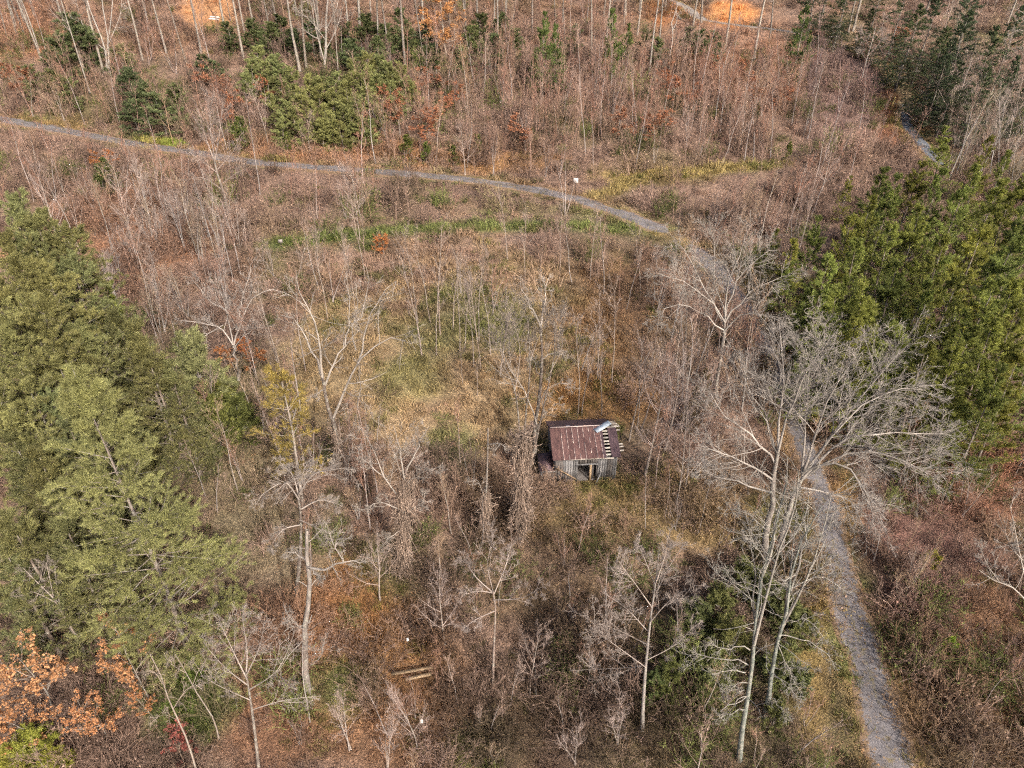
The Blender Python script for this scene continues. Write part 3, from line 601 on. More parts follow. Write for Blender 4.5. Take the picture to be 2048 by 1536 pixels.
# --- bare trees built limb by limb after the photograph
def px_line(base, pts, dy0, dy1, k_=8):
    P = []
    for i, (a, b_) in enumerate(pts):
        dr = ray(a, b_); y = base[1] + dy0 + (dy1 - dy0) * i / max(1, len(pts) - 1)
        P.append(np.array([0, 0, CAM_H]) + dr * (y / dr[1]))
    P = np.array(P)
    s = np.concatenate([[0], np.cumsum(np.linalg.norm(np.diff(P, axis=0), axis=1))])
    Q = smooth_line(P, max(s[-1] / 40, .02))
    s = np.concatenate([[0], np.cumsum(np.linalg.norm(np.diff(Q, axis=0), axis=1))])
    return np.stack([np.interp(np.linspace(0, s[-1], k_), s, Q[:, i]) for i in range(3)], 1)
def hero(name, label, limbs, r, seed, bark_c=(.25, .2, .17), limb_c=(.42, .38, .33), n=(5, 5, 4), twig=.008, cat='tree', up=.05, vines=None, wander=.12, ratio=.42, bmat='bark', gnarl=.0, ang=(48, 14), trunks=1, tip=.2, ttip=.4, stubs=0):
    bark_c, limb_c = [tuple(v * (.72 if max(c) > .26 and c is not PALE and c is not GREYB else 1) for v in c) for c in (bark_c, limb_c)]
    n = (n[0] + 4, n[1] + 2, n[2] + 1)
    """limbs: first `trunks` entries are trunks; every entry is (pixel line, depth offset of its tip in metres, relative girth)"""
    base = G(*limbs[0][0][0]); rng = np.random.default_rng(seed)
    Ps, Rs = [], []
    for i, (pts, dy, g) in enumerate(limbs):
        P = px_line(base, pts, 0 if i < trunks else dy * .1, dy)
        if gnarl: P[1:-1] += rng.normal(0, gnarl, P[1:-1].shape)
        Ps.append(P - base); Rs.append(r * (.78 if i < trunks else .66) * g * np.linspace(1, tip if i >= trunks else ttip, 8))
    Ps, Rs = np.array(Ps), np.array(Rs)
    Rs[:trunks, 0] *= 1.2
    e = bpy.data.objects.new(name, None); COL.objects.link(e); e.location = base; e.empty_display_size = .3
    t, c_ = MB(), MB()
    t.tubes(Ps[:trunks], Rs[:trunks], 8)
    L, LR = Ps[trunks:], Rs[trunks:]
    c_.tubes(L, LR, 6)
    src, sr = (L, LR) if len(L) else (Ps, Rs)
    A, AR = offspring(rng, src, sr, n[0], .25, 1, ang, ratio, 6, wander, up, .5, twig * 1.5, .35, .5)
    B, BR = offspring(rng, A, AR, n[1], .2, 1, (42, 14), .5, 4, wander, up, .55, twig * 1.2)
    C, CR = offspring(rng, B, BR, n[2], .2, 1, (40, 14), .55, 3, wander, up, .6, twig)
    if stubs:
        K_, KR = offspring(rng, Ps, Rs, stubs, .25, 1, (72, 16), .10, 5, .2, .03, .3, .012, .5, .3, 0, 1, .35)
        c_.tubes(K_, KR, 4)
        K2, K2R = offspring(rng, K_, KR, 2, .3, 1, (45, 15), .5, 3, .2, 0, .6, .01, .5)
        c_.tubes(K2, K2R, 3)
    c_.tubes(A, AR, 4); c_.tubes(B, BR, 3); c_.tubes(C, CR, 3)
    link('trunk', t.mesh('trunk', MAT[bmat]), e, bark_c)
    link('crown', c_.mesh('crown', MAT['lichen_bark' if bmat == 'lichen_bark' else 'twig']), e, limb_c)
    if vines:
        vr, vn, vt = vines
        q = rng.uniform(0, vt, vn); p, _ = at_t(np.repeat(Ps[:1], vn, 0), q)
        a = rng.random(vn) * 6.283
        p[:, :2] += np.stack([np.cos(a), np.sin(a)], 1) * (vr * rng.uniform(.15, 1, vn) * (.75 + .3 * np.sin(q * 11 + seed) + .25 * np.sin(q * 23 + 2 * seed)))[:, None]
        dv_ = np.tile(np.array([[0, 0, -1.]]), (vn, 1)) + rng.normal(0, .12, (vn, 3)); loose = rng.random(vn) < .3
        dv_[loose] = rng.normal(0, 1, (loose.sum(), 3)) + np.array([0, 0, .25])
        V = shoot(rng, p, dv_, np.where(loose, rng.uniform(.3, 1.1, vn), rng.uniform(.6, 2.0, vn)), 6, .16, 0)
        V[~loose, 1:, :2] = p[~loose, None, :2] + (V[~loose, 1:, :2] - p[~loose, None, :2]) * .5
        V[..., 2] = np.maximum(V[..., 2], -.2)
        vb = MB(); vb.tubes(V, np.full(V.shape[:2], .017), 3)
        lf = np.repeat(V, 2, 0); pl, _ = at_t(lf, rng.random(len(lf)))
        vb.quads(leaf_quads(rng, pl, .1))
        link('vines', vb.mesh('vines', MAT['twig']), e, (.33, .25, .195))
    return tag(e, label, cat)
PALE, GREYB, BROWN = (.30, .265, .23), (.215, .18, .153), (.135, .107, .09)
hero('dead_tree', 'tall dead tree with forked brown trunk and pale crooked limbs left of the clearing', [
    ([(683, 957), (678, 900), (668, 850), (650, 790), (645, 752)], 0, 1), ([(647, 765), (630, 705), (608, 670), (585, 640), (560, 630)], 1, .5), ([(645, 755), (640, 690), (628, 640), (605, 600), (592, 552)], -2, .5),
    ([(648, 775), (668, 725), (690, 690), (716, 662)], 2, .5), ([(690, 690), (698, 640), (697, 590), (688, 560)], 2.5, .28), ([(667, 835), (690, 775), (718, 722), (758, 690), (795, 664), (812, 682)], -1, .55),
    ([(716, 724), (735, 645), (757, 592), (792, 562)], -.5, .38), ([(712, 700), (705, 650), (722, 640), (735, 570), (731, 530)], .8, .3), ([(676, 895), (690, 920), (705, 935)], -1.5, .2), ([(646, 780), (620, 800)], -1.5, .25), ([(718, 722), (716, 800), (722, 900)], 0, .2)],
    .30, 1, BROWN, PALE, (4, 4, 3), .009, vines=(.4, 400, .55), gnarl=.07)
hero('dead_tree', 'dead-topped tree with pale antler-like crown close to the shack', [
    ([(1068, 928), (1073, 850), (1083, 760), (1084, 690), (1080, 645)], 0, 1), ([(1081, 655), (1066, 620), (1042, 578)], -.8, .5), ([(1082, 655), (1088, 612), (1098, 555)], .8, .5), ([(1074, 850), (1050, 785), (1020, 735), (998, 690)], -1, .45),
    ([(1084, 720), (1110, 705), (1130, 712)], 1, .25), ([(1078, 800), (1105, 770), (1145, 770)], -1, .25), ([(1083, 760), (1065, 720), (1050, 700)], 1.5, .3), ([(1073, 860), (1095, 820), (1120, 805)], -1.5, .25)], .24, 2, BROWN, PALE, (6, 5, 4), .008, gnarl=.06)
hero('bare_tree', 'many-stemmed bare tree clustered behind the dead-topped tree by the shack', [
    ([(1046, 945), (1040, 870), (1030, 780), (1010, 735)], 0, 1), ([(1052, 935), (1050, 850), (1060, 740), (1055, 640)], .3, .9), ([(1062, 930), (1090, 800), (1110, 700), (1105, 610)], .5, .8),
    ([(1010, 735), (1000, 690), (1008, 640)], -.5, .4), ([(1030, 780), (1040, 700), (1020, 620)], 1, .45), ([(1055, 740), (1075, 680), (1100, 630)], 1, .4), ([(1100, 745), (1125, 690), (1120, 630)], 1.4, .4)], .12, 3, BROWN, GREYB, (15, 8, 5), .008, up=.12, trunks=3, ratio=.62, vines=(.45, 500, .35))
hero('vine_covered_tree', 'broken trunk wrapped in hanging brown vines left of the shack', [([(1040, 1080), (1043, 1000), (1044, 930), (1046, 862)], 0, 1), ([(1044, 930), (1030, 890), (1025, 870)], .5, .3), ([(1046, 880), (1062, 850)], .5, .3)], .2, 4, (.26, .19, .15), (.3, .22, .18), (5, 4, 3), .008, vines=(.7, 1900, 1.0))
hero('snag', 'slim broken snag with one sideways branch in front of the clearing', [([(966, 1085), (972, 990), (975, 920), (976, 856)], 0, 1), ([(974, 890), (990, 887), (1003, 888), (1012, 898)], -1, .5), ([(1000, 888), (988, 905)], -1.5, .35), ([(970, 1000), (955, 960), (944, 965)], -1, .3)], .13, 5, (.27, .23, .2), PALE, (2, 2, 2), .008, vines=(.45, 500, .5))
hero('bare_tree', 'vine-hung tree with white spreading upper limbs left of the snag', [
    ([(800, 1150), (806, 1060), (808, 990), (812, 935)], 0, 1), ([(806, 1010), (772, 955), (748, 905), (728, 862)], .5, .5), ([(809, 960), (800, 905), (786, 850)], -1, .5), ([(812, 945), (835, 895), (858, 852)], 1, .5), ([(804, 1020), (760, 1005), (722, 1022)], -1.5, .4),
    ([(775, 960), (740, 930), (715, 905)], 1.2, .35), ([(810, 975), (845, 945), (875, 935)], -.8, .35), ([(803, 1060), (775, 1080), (760, 1100)], -1.5, .3), ([(806, 1030), (840, 1010), (850, 985)], 1, .3)], .2, 6, (.27, .21, .18), PALE, (6, 5, 4), .008, vines=(.65, 1200, .95), gnarl=.05)
hero('bare_tree', 'shaggy grey tree with a mop of fine twigs above the tall snag', [
    ([(592, 1192), (600, 1110), (602, 1040), (596, 990)], 0, 1), ([(598, 1000), (570, 965), (530, 985), (515, 1000)], -1, .45), ([(597, 990), (585, 950), (560, 925)], 1, .45), ([(597, 990), (625, 950), (660, 940), (700, 935)], -1, .45), ([(600, 1020), (640, 1000), (680, 1010)], 1.3, .4), ([(598, 995), (605, 950), (620, 915)], .3, .4), ([(600, 1050), (565, 1060), (540, 1095)], -1.6, .35), ([(600, 1040), (640, 1060), (670, 1090)], -1.6, .3)], .2, 7, BROWN, (.40, .345, .30), (9, 7, 5), .007, up=-.04)
hero('snag', 'thick pale snag with broken top and a dark crossing limb in the orange brush', [
    ([(616, 1380), (611, 1260), (617, 1170), (616, 1130), (612, 1108), (614, 1060)], 0, 1), ([(617, 1135), (650, 1138), (685, 1122), (722, 1126)], -1.2, .45), ([(685, 1122), (672, 1085), (690, 1065)], -1.2, .25), ([(615, 1130), (592, 1108), (572, 1104)], .6, .35), ([(618, 1135), (632, 1150), (642, 1160)], -1, .3), ([(612, 1258), (590, 1245), (572, 1222)], -1, .25), ([(620, 1330), (640, 1312), (645, 1295)], -1, .2), ([(611, 1275), (580, 1310), (540, 1360)], -1.2, .2)],
    .26, 8, (.36, .31, .275), PALE, (4, 3, 3), .008, gnarl=.05, stubs=8)
hero('bare_tree', 'pale upright bare tree with sweeping branches near the bottom left', [
    ([(520, 1560), (508, 1450), (497, 1375), (492, 1345)], 0, 1), ([(492, 1350), (494, 1300), (484, 1232)], .8, .55), ([(494, 1358), (470, 1310), (440, 1245)], -.8, .5), ([(495, 1370), (450, 1335), (412, 1292)], .5, .4), ([(497, 1380), (555, 1340), (590, 1262)], -.5, .4), ([(500, 1400), (445, 1375), (402, 1352)], -1.2, .35), ([(503, 1420), (570, 1400), (640, 1392)], .8, .3), ([(493, 1350), (520, 1290), (530, 1230)], 1.2, .4)], .13, 9, GREYB, (.42, .36, .315), (6, 5, 3), .006, up=.05)
hero('bare_sapling', 'crooked pale sapling curving across the green weeds at the bottom', [([(402, 1575), (376, 1485), (347, 1420), (326, 1370), (318, 1332), (300, 1308)], 0, 1), ([(346, 1418), (372, 1380), (392, 1368)], .6, .5), ([(325, 1368), (310, 1345), (292, 1340)], -.6, .4), ([(355, 1440), (330, 1430), (312, 1436)], -.8, .3)], .075, 10, (.42, .34, .28), (.42, .34, .28), (4, 3, 2), .006)
hero('bare_sapling', 'slender leaning sapling over the green weeds beside the crooked pale one', [([(438, 1478), (426, 1436), (395, 1388), (372, 1345), (350, 1308)], 0, 1), ([(385, 1372), (400, 1335), (425, 1305)], .6, .5), ([(370, 1345), (345, 1330), (330, 1318)], -.6, .4)], .06, 12, (.38, .31, .26), (.4, .33, .28), (4, 3, 2), .006)
hero('bare_tree', 'bare tree leaning far left at the foot of the large white pine', [([(177, 1314), (142, 1255), (112, 1205), (100, 1185)], 0, 1), ([(108, 1200), (98, 1150), (92, 1125)], .5, .6), ([(106, 1195), (75, 1165), (45, 1135)], -.5, .6), ([(120, 1215), (112, 1160), (108, 1130)], 1, .5), ([(112, 1205), (70, 1185), (30, 1178)], -1, .4)], .11, 13, (.36, .29, .24), (.42, .36, .31), (5, 4, 3), .006)
hero('bare_tree', 'bare tree with crossing pale boughs above the dark gully', [
    ([(985, 1378), (988, 1290), (991, 1215), (986, 1182)], 0, 1), ([(986, 1185), (950, 1152), (925, 1108)], .6, .5), ([(987, 1190), (1010, 1135), (1022, 1092)], 1, .5), ([(987, 1200), (1042, 1196), (1082, 1174)], -.8, .45), ([(989, 1222), (950, 1240), (926, 1258)], -1, .4), ([(986, 1186), (955, 1182), (925, 1192)], .2, .4), ([(986, 1182), (975, 1130), (985, 1080)], -.5, .4)], .12, 14, (.34, .26, .22), (.42, .35, .31), (7, 5, 4), .007)
hero('bare_tree', 'tall young bare tree with pale trunk and fan of ascending branches at bottom centre', [
    ([(1284, 1460), (1290, 1350), (1302, 1230), (1312, 1160), (1318, 1100)], 0, 1), ([(1292, 1335), (1230, 1290), (1190, 1262)], -1, .25), ([(1294, 1320), (1350, 1290), (1385, 1255)], 1, .25), ([(1298, 1265), (1250, 1215), (1205, 1185)], 1, .3), ([(1300, 1245), (1340, 1200), (1390, 1170)], -1, .3), ([(1304, 1215), (1265, 1160), (1235, 1120)], -1, .32), ([(1306, 1200), (1335, 1140), (1360, 1100)], 1, .32),
    ([(1310, 1170), (1290, 1120), (1275, 1085)], 1, .3), ([(1312, 1165), (1330, 1110), (1335, 1070)], -.6, .3), ([(1293, 1330), (1260, 1335), (1160, 1340)], 1.6, .25), ([(1296, 1290), (1240, 1262), (1180, 1240)], -1.8, .25)], .16, 15, (.36, .32, .29), (.42, .355, .31), (9, 6, 4), .007, up=.06, ratio=.38, ttip=.15)
hero('dead_tree', 'forked dead trunk crusted with lichen, left one of the pair beside the road', [
    ([(1478, 1520), (1494, 1400), (1508, 1290), (1520, 1190), (1535, 1100), (1560, 1030), (1575, 960)], 0, 1), ([(1520, 1190), (1545, 1090), (1560, 1000), (1575, 915)], .8, .55), ([(1508, 1290), (1535, 1180), (1565, 1080), (1590, 1000), (1598, 940)], -.8, .6), ([(1512, 1250), (1505, 1150), (1500, 1080), (1490, 1020)], 1.2, .4), ([(1500, 1300), (1445, 1295), (1412, 1290)], -.6, .28), ([(1497, 1330), (1440, 1312), (1375, 1308), (1358, 1302)], .8, .3), ([(1490, 1345), (1455, 1342), (1418, 1350)], -1.2, .3), ([(1488, 1380), (1460, 1375), (1440, 1385)], -1.4, .25), ([(1515, 1210), (1490, 1190), (1430, 1140), (1432, 1140)], .8, .2), ([(1545, 1080), (1500, 1030), (1450, 1020)], .8, .25), ([(1515, 1230), (1480, 1150), (1432, 1138)], 1.2, .22),
    ([(1488, 1420), (1452, 1430), (1430, 1440)], -1.2, .25), ([(1530, 1120), (1505, 1085), (1480, 1075)], -1, .2), ([(1565, 1010), (1590, 985), (1600, 970)], -.5, .2)], .20, 16, (.25, .275, .24), (.35, .315, .275), (3, 2, 2), .008, bmat='lichen_bark', gnarl=.06, ttip=.12, stubs=22)
hero('dead_tree', 'lichen-crusted dead trunk with many stub branches, right one of the pair beside the road', [
    ([(1528, 1440), (1545, 1340), (1560, 1265), (1582, 1180), (1600, 1100), (1618, 1050), (1645, 1010)], 0, 1), ([(1582, 1180), (1600, 1110), (1612, 1040), (1618, 985)], .6, .55), ([(1560, 1265), (1592, 1200), (1625, 1130), (1642, 1060), (1662, 990)], -.8, .6), ([(1570, 1230), (1580, 1130), (1590, 1050), (1585, 990)], 1.0, .5), ([(1560, 1270), (1612, 1282), (1650, 1305), (1668, 1330)], -1, .25), ([(1566, 1245), (1610, 1240), (1650, 1280)], -1.2, .25), ([(1548, 1335), (1590, 1336), (1628, 1337)], -1, .22), ([(1556, 1290), (1580, 1340), (1600, 1400)], -1.4, .2), ([(1590, 1150), (1570, 1160), (1550, 1190)], -1, .25), ([(1602, 1100), (1625, 1085), (1640, 1068)], -1, .25),
    ([(1575, 1210), (1620, 1160), (1680, 1120), (1720, 1100)], .8, .25), ([(1580, 1180), (1640, 1150), (1700, 1190)], .8, .25), ([(1545, 1350), (1580, 1370), (1600, 1410)], -1.6, .2), ([(1610, 1070), (1590, 1040), (1570, 1030)], .5, .2), ([(1538, 1390), (1560, 1410), (1575, 1440)], -1.4, .2)], .20, 17, (.25, .275, .24), (.35, .315, .275), (3, 2, 2), .008, bmat='lichen_bark', gnarl=.06, ttip=.12, stubs=22)
hero('bare_tree', 'huge spreading pale grey tree with fan of limbs overhanging the gravel road', [
    ([(1528, 1135), (1535, 1060), (1546, 960), (1556, 905)], 0, 1), ([(1560, 1090), (1580, 1010), (1605, 955)], .2, .9), ([(1556, 910), (1562, 800), (1566, 720), (1558, 645)], 1, .4), ([(1552, 930), (1505, 870), (1450, 830), (1420, 785)], .6, .38), ([(1546, 960), (1490, 925), (1440, 905), (1395, 890)], -1.5, .36), ([(1542, 985), (1480, 965), (1420, 950), (1400, 925)], 1.5, .34), ([(1555, 915), (1530, 830), (1490, 760), (1480, 700)], 2, .36),
    ([(1605, 955), (1650, 885), (1720, 795), (1815, 690)], 1.5, .42), ([(1604, 950), (1640, 835), (1680, 755), (1702, 682)], -1, .4), ([(1606, 955), (1690, 880), (1770, 865), (1885, 868)], -1, .4), ([(1605, 945), (1680, 925), (1720, 960), (1765, 1040)], -2, .36), ([(1604, 960), (1700, 905), (1800, 920), (1880, 960)], 1.8, .34), ([(1603, 945), (1610, 840), (1620, 760), (1610, 690)], 2.2, .36), ([(1610, 940), (1700, 830), (1790, 780), (1850, 780)], .6, .36), ([(1600, 975), (1640, 980), (1700, 1000), (1730, 1060)], 1.5, .3), ([(1556, 905), (1590, 790), (1640, 700), (1650, 665)], -1.5, .36)],
    .36, 18, (.29, .25, .22), (.385, .345, .305), (14, 8, 5), .009, up=.03, trunks=2, ratio=.46, ang=(38, 12), gnarl=.06)
hero('bare_tree', 'wide white-limbed bare tree at the road bend beside the pine stand', [
    ([(1432, 800), (1438, 730), (1446, 670), (1450, 640)], 0, 1), ([(1450, 645), (1420, 600), (1372, 565), (1312, 545)], -.5, .45), ([(1447, 660), (1400, 625), (1345, 610), (1320, 640)], -1.8, .4), ([(1450, 640), (1455, 570), (1482, 500), (1502, 450)], .6, .45), ([(1450, 645), (1495, 590), (1545, 560), (1592, 552)], .6, .45), ([(1450, 640), (1430, 560), (1428, 500), (1420, 455)], 2, .42), ([(1446, 665), (1500, 625), (1555, 640), (1590, 665)], -1.5, .4), ([(1450, 640), (1475, 560), (1530, 505), (1560, 500)], 2, .4), ([(1448, 650), (1400, 560), (1370, 500), (1345, 480)], 1.8, .38)], .26, 19, (.29, .25, .22), (.40, .36, .315), (12, 7, 5), .009, up=.02, gnarl=.08, ratio=.42)
hero('bare_tree', 'spreading bare tree with fine upswept twigs just below the road at the left', [([(458, 432), (447, 385), (434, 345), (428, 315)], 0, 1), ([(430, 325), (410, 270), (395, 215)], .6, .5), ([(430, 320), (440, 260), (445, 205)], -.5, .5), ([(434, 345), (400, 320), (370, 300)], -1, .4), ([(434, 340), (465, 305), (480, 270)], 1, .4), ([(445, 380), (405, 355), (370, 362)], -1.5, .35), ([(440, 370), (475, 345), (500, 335)], 1, .35), ([(429, 315), (420, 250), (425, 190)], 1.5, .5)], .26, 20, (.30, .25, .21), (.36, .29, .25), (10, 6, 4), .01, up=.08)
hero('bare_tree', 'gnarled grey tree with twisted crown at the edge of the left pines', [([(476, 760), (473, 720), (466, 690)], 0, 1), ([(467, 695), (484, 640), (505, 592), (552, 578)], .6, .55), ([(466, 690), (440, 655), (402, 645), (356, 640)], -.8, .5), ([(466, 692), (452, 615), (432, 560)], 1, .5), ([(472, 660), (492, 570), (502, 528)], 1.2, .45), ([(468, 700), (500, 660), (530, 655)], -1, .35), ([(446, 650), (400, 680), (370, 690)], -1.4, .35), ([(452, 620), (410, 590), (385, 560)], -.5, .35)], .24, 21, (.3, .26, .23), (.43, .38, .34), (8, 6, 4), .008, gnarl=.09, wander=.2)
hero('bare_tree', 'white many-stemmed tree rising out of frame on the upper left slope', [([(216, 152), (208, 90), (180, 20), (165, -40)], 0, 1), ([(218, 150), (216, 80), (205, 10), (200, -40)], .5, .9), ([(212, 160), (214, 100), (222, 40), (228, -40)], -.5, .8), ([(210, 100), (170, 60), (150, -10)], 1, .4), ([(216, 90), (240, 30), (245, -30)], 1, .4)], .2, 22, (.55, .5, .45), (.5, .45, .4), (6, 5, 3), .012, trunks=3)
hero('bare_tree', 'forked pale trunk with wide boughs rising from the green thicket', [([(648, 152), (652, 90), (652, 40), (660, -40)], 0, 1), ([(648, 120), (632, 60), (620, -10)], .6, .5), ([(651, 100), (672, 60), (690, 0)], -.6, .45), ([(651, 80), (620, 40), (590, 20)], -.8, .35), ([(652, 60), (675, 10), (680, -30)], .8, .4)], .32, 23, (.5, .44, .39), (.44, .39, .34), (7, 5, 4), .012)
hero('bare_tree', 'twisting white trunk below the bright gravel lane', [([(1338, 142), (1341, 100), (1347, 72), (1342, 50), (1352, 22), (1356, 5)], 0, 1), ([(1346, 60), (1354, 40), (1352, 15)], .4, .6), ([(1356, 30), (1362, 38)], .5, .3)], .16, 24, (.62, .56, .5), (.55, .5, .45), (2, 2, 2), .01)
hero('bare_tree', 'small bare tree with pointed grey crown above the road beside the gate track', [([(1719, 176), (1733, 120), (1745, 80), (1752, 50)], 0, 1), ([(1733, 120), (1715, 95), (1712, 80)], .5, .4), ([(1735, 112), (1760, 85), (1765, 65)], -.5, .4), ([(1740, 95), (1725, 65), (1728, 45)], .5, .4), ([(1745, 80), (1765, 50), (1768, 30)], .5, .4)], .13, 25, (.5, .45, .4), (.4, .34, .3), (6, 5, 4), .011)
hero('dead_tree', 'white dead limbs reaching in from the right edge above the brambles', [([(2085, 1330), (2070, 1250), (2055, 1195)], 0, 1), ([(2060, 1210), (2025, 1175), (1990, 1162), (1958, 1140)], -.4, .55), ([(2060, 1200), (2040, 1110), (2030, 1060), (2020, 1010)], .6, .5), ([(2000, 1165), (1975, 1130), (1960, 1095)], .5, .35), ([(2045, 1120), (2015, 1090), (1995, 1085)], .4, .35)], .15, 26, PALE, PALE, (5, 4, 3), .008)
hero('bare_tree', 'pale drooping limbs of a bare tree at the top right edge', [([(2085, 260), (2075, 160), (2068, 80)], 0, 1), ([(2070, 100), (2045, 60), (2015, 72)], -.5, .5), ([(2070, 90), (2050, 30), (2020, 15)], .5, .5), ([(2072, 120), (2045, 95), (2025, 110)], .6, .4)], .2, 27, PALE, PALE, (6, 5, 3), .012)
# --- slender trees of the clearing (base pixel, height)
CLEAR = [(837, 648, 11), (844, 714, 10.5), (861, 646, 9), (880, 670, 11), (873, 710, 9), (906, 663, 8), (919, 704, 10), (928, 707, 8.5), (947, 735, 9.5), (961, 737, 11), (958, 683, 10), (981, 709, 9), (1000, 752, 10), (925, 768, 4), (955, 792, 4),
         (1155, 834, 10), (1163, 830, 9), (1203, 830, 9.5), (1258, 882, 9.5), (1273, 864, 9), (1196, 757, 9), (1224, 765, 10), (1309, 700, 9), (730, 560, 10), (700, 600, 9), (570, 790, 10), (640, 560, 9), (655, 640, 10), (715, 640, 9), (560, 740, 10), (1340, 640, 9), (1280, 600, 9), (1180, 560, 9), (1120, 540, 9), (1050, 560, 9), (1015, 520, 9), (1350, 760, 9), (1330, 820, 8), (1360, 880, 8)]
for i, (px, py, h) in enumerate(CLEAR):
    if i < 13: lb, gr = 'slender straight sapling in the row standing on the sunny grass of the clearing', 'saplings on the sunny clearing'
    elif i < 15: lb, gr = 'short forked sapling low on the grass of the clearing', 'short saplings low on the clearing'
    elif i < 20: lb, gr = 'slender bare sapling rising just behind the shack roof', 'saplings behind the shack'
    else: lb, gr = 'slender bare sapling on the edge of the grassy clearing', 'saplings at the edge of the clearing'
    tree('bare_sapling', 'sapling', G(px, py), h, lb, 'sapling', gr, (.30, .24, .20), (.31, .245, .205), .95, (prng.uniform(-.04, .04), prng.uniform(-.04, .04)))
for px, py, h, lb in [(537, 292, 8.5, 'rounded bare tree with silvery stem beneath the young pine thicket'), (1350, 1020, 9, 'bare tree with drooping twigs right of the shack in the shade'), (1235, 1490, 4.5, 'silvery bare bush-like tree at the bottom edge beside the gully'), (1150, 1530, 4, 'low grey bare bush-like tree in the bottom edge shade'),
                      (620, 310, 6, 'bare tree with spreading crown standing on the orange bank above the road'), (720, 480, 9, 'pale bare tree at the left end of the grassy track'), (120, 500, 9, 'reddish bare tree beside the top of the left pines'), (1480, 300, 8, 'bare tree with pale stem beside the grassy spur track'),
                      (1640, 395, 7, 'rounded pale bare tree above the pine stand'), (1890, 260, 10, 'pale grey bare tree behind the pine stand near the gate'), (2010, 300, 10, 'pale grey bare tree behind the pine stand at the right edge'), (930, 350, 7, 'bare tree at the upper kerb of the road in the middle'), (1370, 980, 9, 'bare sapling-like tree between the shack and the huge spreading tree'),
                      (260, 480, 9, 'reddish bare tree amid the thicket left of the grassy track'), (1290, 950, 10, 'bare tree with leaning twiggy crown right of the shack'), (1330, 900, 9, 'twiggy grey bare tree up the slope right of the shack'), (760, 1200, 6, 'thin bare tree above the orange brush at lower centre'), (890, 1290, 6, 'thin bare tree left of the crossing-boughed tree'), (1060, 1390, 6, 'dark twin-stemmed tree in the gully'), (700, 1500, 5, 'thin bare tree at the bottom edge in orange brush'), (835, 1500, 6, 'slim bare tree below the fallen boards'), (775, 1540, 5, 'small pale bare tree at the bottom edge left of the fallen boards')]:
    tree('bare_tree', 'round' if h > 5.5 else 'bushy', G(px, py), h, lb, 'tree', None, (.36, .3, .26), (.37, .29, .25), .9, (prng.uniform(-.05, .05), prng.uniform(-.05, .05)))

# ------------------------------------------------------------------ scattering over the ground
def pts_world(n, seed, ymin=14, ymax=215):
    rng = np.random.default_rng(seed)
    y = ymin + (ymax - ymin) * rng.random(n) ** 1.0
    half = (y * CP + 36 * SP) * .78 + 4
    x = rng.uniform(-1, 1, n) * half.max()
    m = np.abs(x) < half
    x, y = x[m], y[m]; z = hz(x, y)
    px, py, dep = project(np.stack([x, y, z], -1))
    m = (py > -170) & (py < 1640) & (px > -140) & (px < 2190)
    return x[m], y[m], z[m], px[m], py[m], dep[m], rng
def ell(px, py, L, soft=.5):
    a = np.zeros_like(px)
    for cx, cy_, rx, ry in L:
        a = np.maximum(a, np.clip((1 + soft - ((px - cx) / rx) ** 2 - ((py - cy_) / ry) ** 2) / soft, 0, 1))
    return a
OPEN = [(920, 700, 280, 200), (820, 800, 190, 100), (740, 660, 110, 130), (1120, 720, 130, 130)]
def clear_of(x, y, px, py, road=2.0, track=2.0, shack=True):
    m = (dline('road', x, y) > np.where(y > 66, road, road * .8)) & (dline('lane', x, y) > road * 1.1) & (dline('track', x, y) > track) & (dline('spur', x, y) > track * .75)
    m &= DG[np.clip(np.round(x - X0).astype(int), 0, len(gx) - 1), np.clip(np.round(y - Y0).astype(int), 0, len(gy) - 1)] > 1.0
    for a_, b_, rr_ in SPOTS:
        m &= np.hypot(x - a_, y - b_) > rr_
    m &= ~((px > 1762) & (px < 1846) & (py > 150) & (py < 262)) & ~((px > 1765) & (px < 1835) & (py > 205) & (py < 300))
    u, v = x - SHACK[0], y - SHACK[1]
    m &= ~((np.abs(u) < 3.6) & (v > -.3) & (v < 5.6))
    return m
SPOTS = [(*G(826, 1358)[:2], 1.7), (*G(826, 1380)[:2], 1.6), (*G(817, 1297)[:2], .7), (*G(845, 1460)[:2], .7), (*G(1151, 382)[:2], 2.0), (*G(1151, 392)[:2], 2.0), (*G(563, 500)[:2], 1.6), (*G(430, 40)[:2], 4.0), (*G(1806, 217)[:2], 3.2)]
BANKS = [(1465, 28, 60, 34), (412, 25, 50, 38)]
RP = np.array(sorted([q for q in ROAD_PX if q[0] < 1360])); TP = np.array(sorted(TRACK_PX)); SPP = np.array(sorted(SPUR_PX)); LP = np.array(sorted([q for q in LANE_PX if 1300 < q[0] < 1800]))
def hides(px, py, dep, h, rng_, probs):
    """thin out growth tall enough to stand in front of the upper road and the tracks"""
    keep = np.ones(len(px), bool)
    for A_, pr in zip((RP, TP, SPP, LP), probs):
        rp = np.interp(px, A_[:, 0], A_[:, 1]); hit = (py > rp - 3) & (py - h * FPX * CP / dep < rp + 4) & (px > A_[0, 0]) & (px < A_[-1, 0])
        keep &= ~hit | (rng_.random(len(px)) < pr)
    return keep
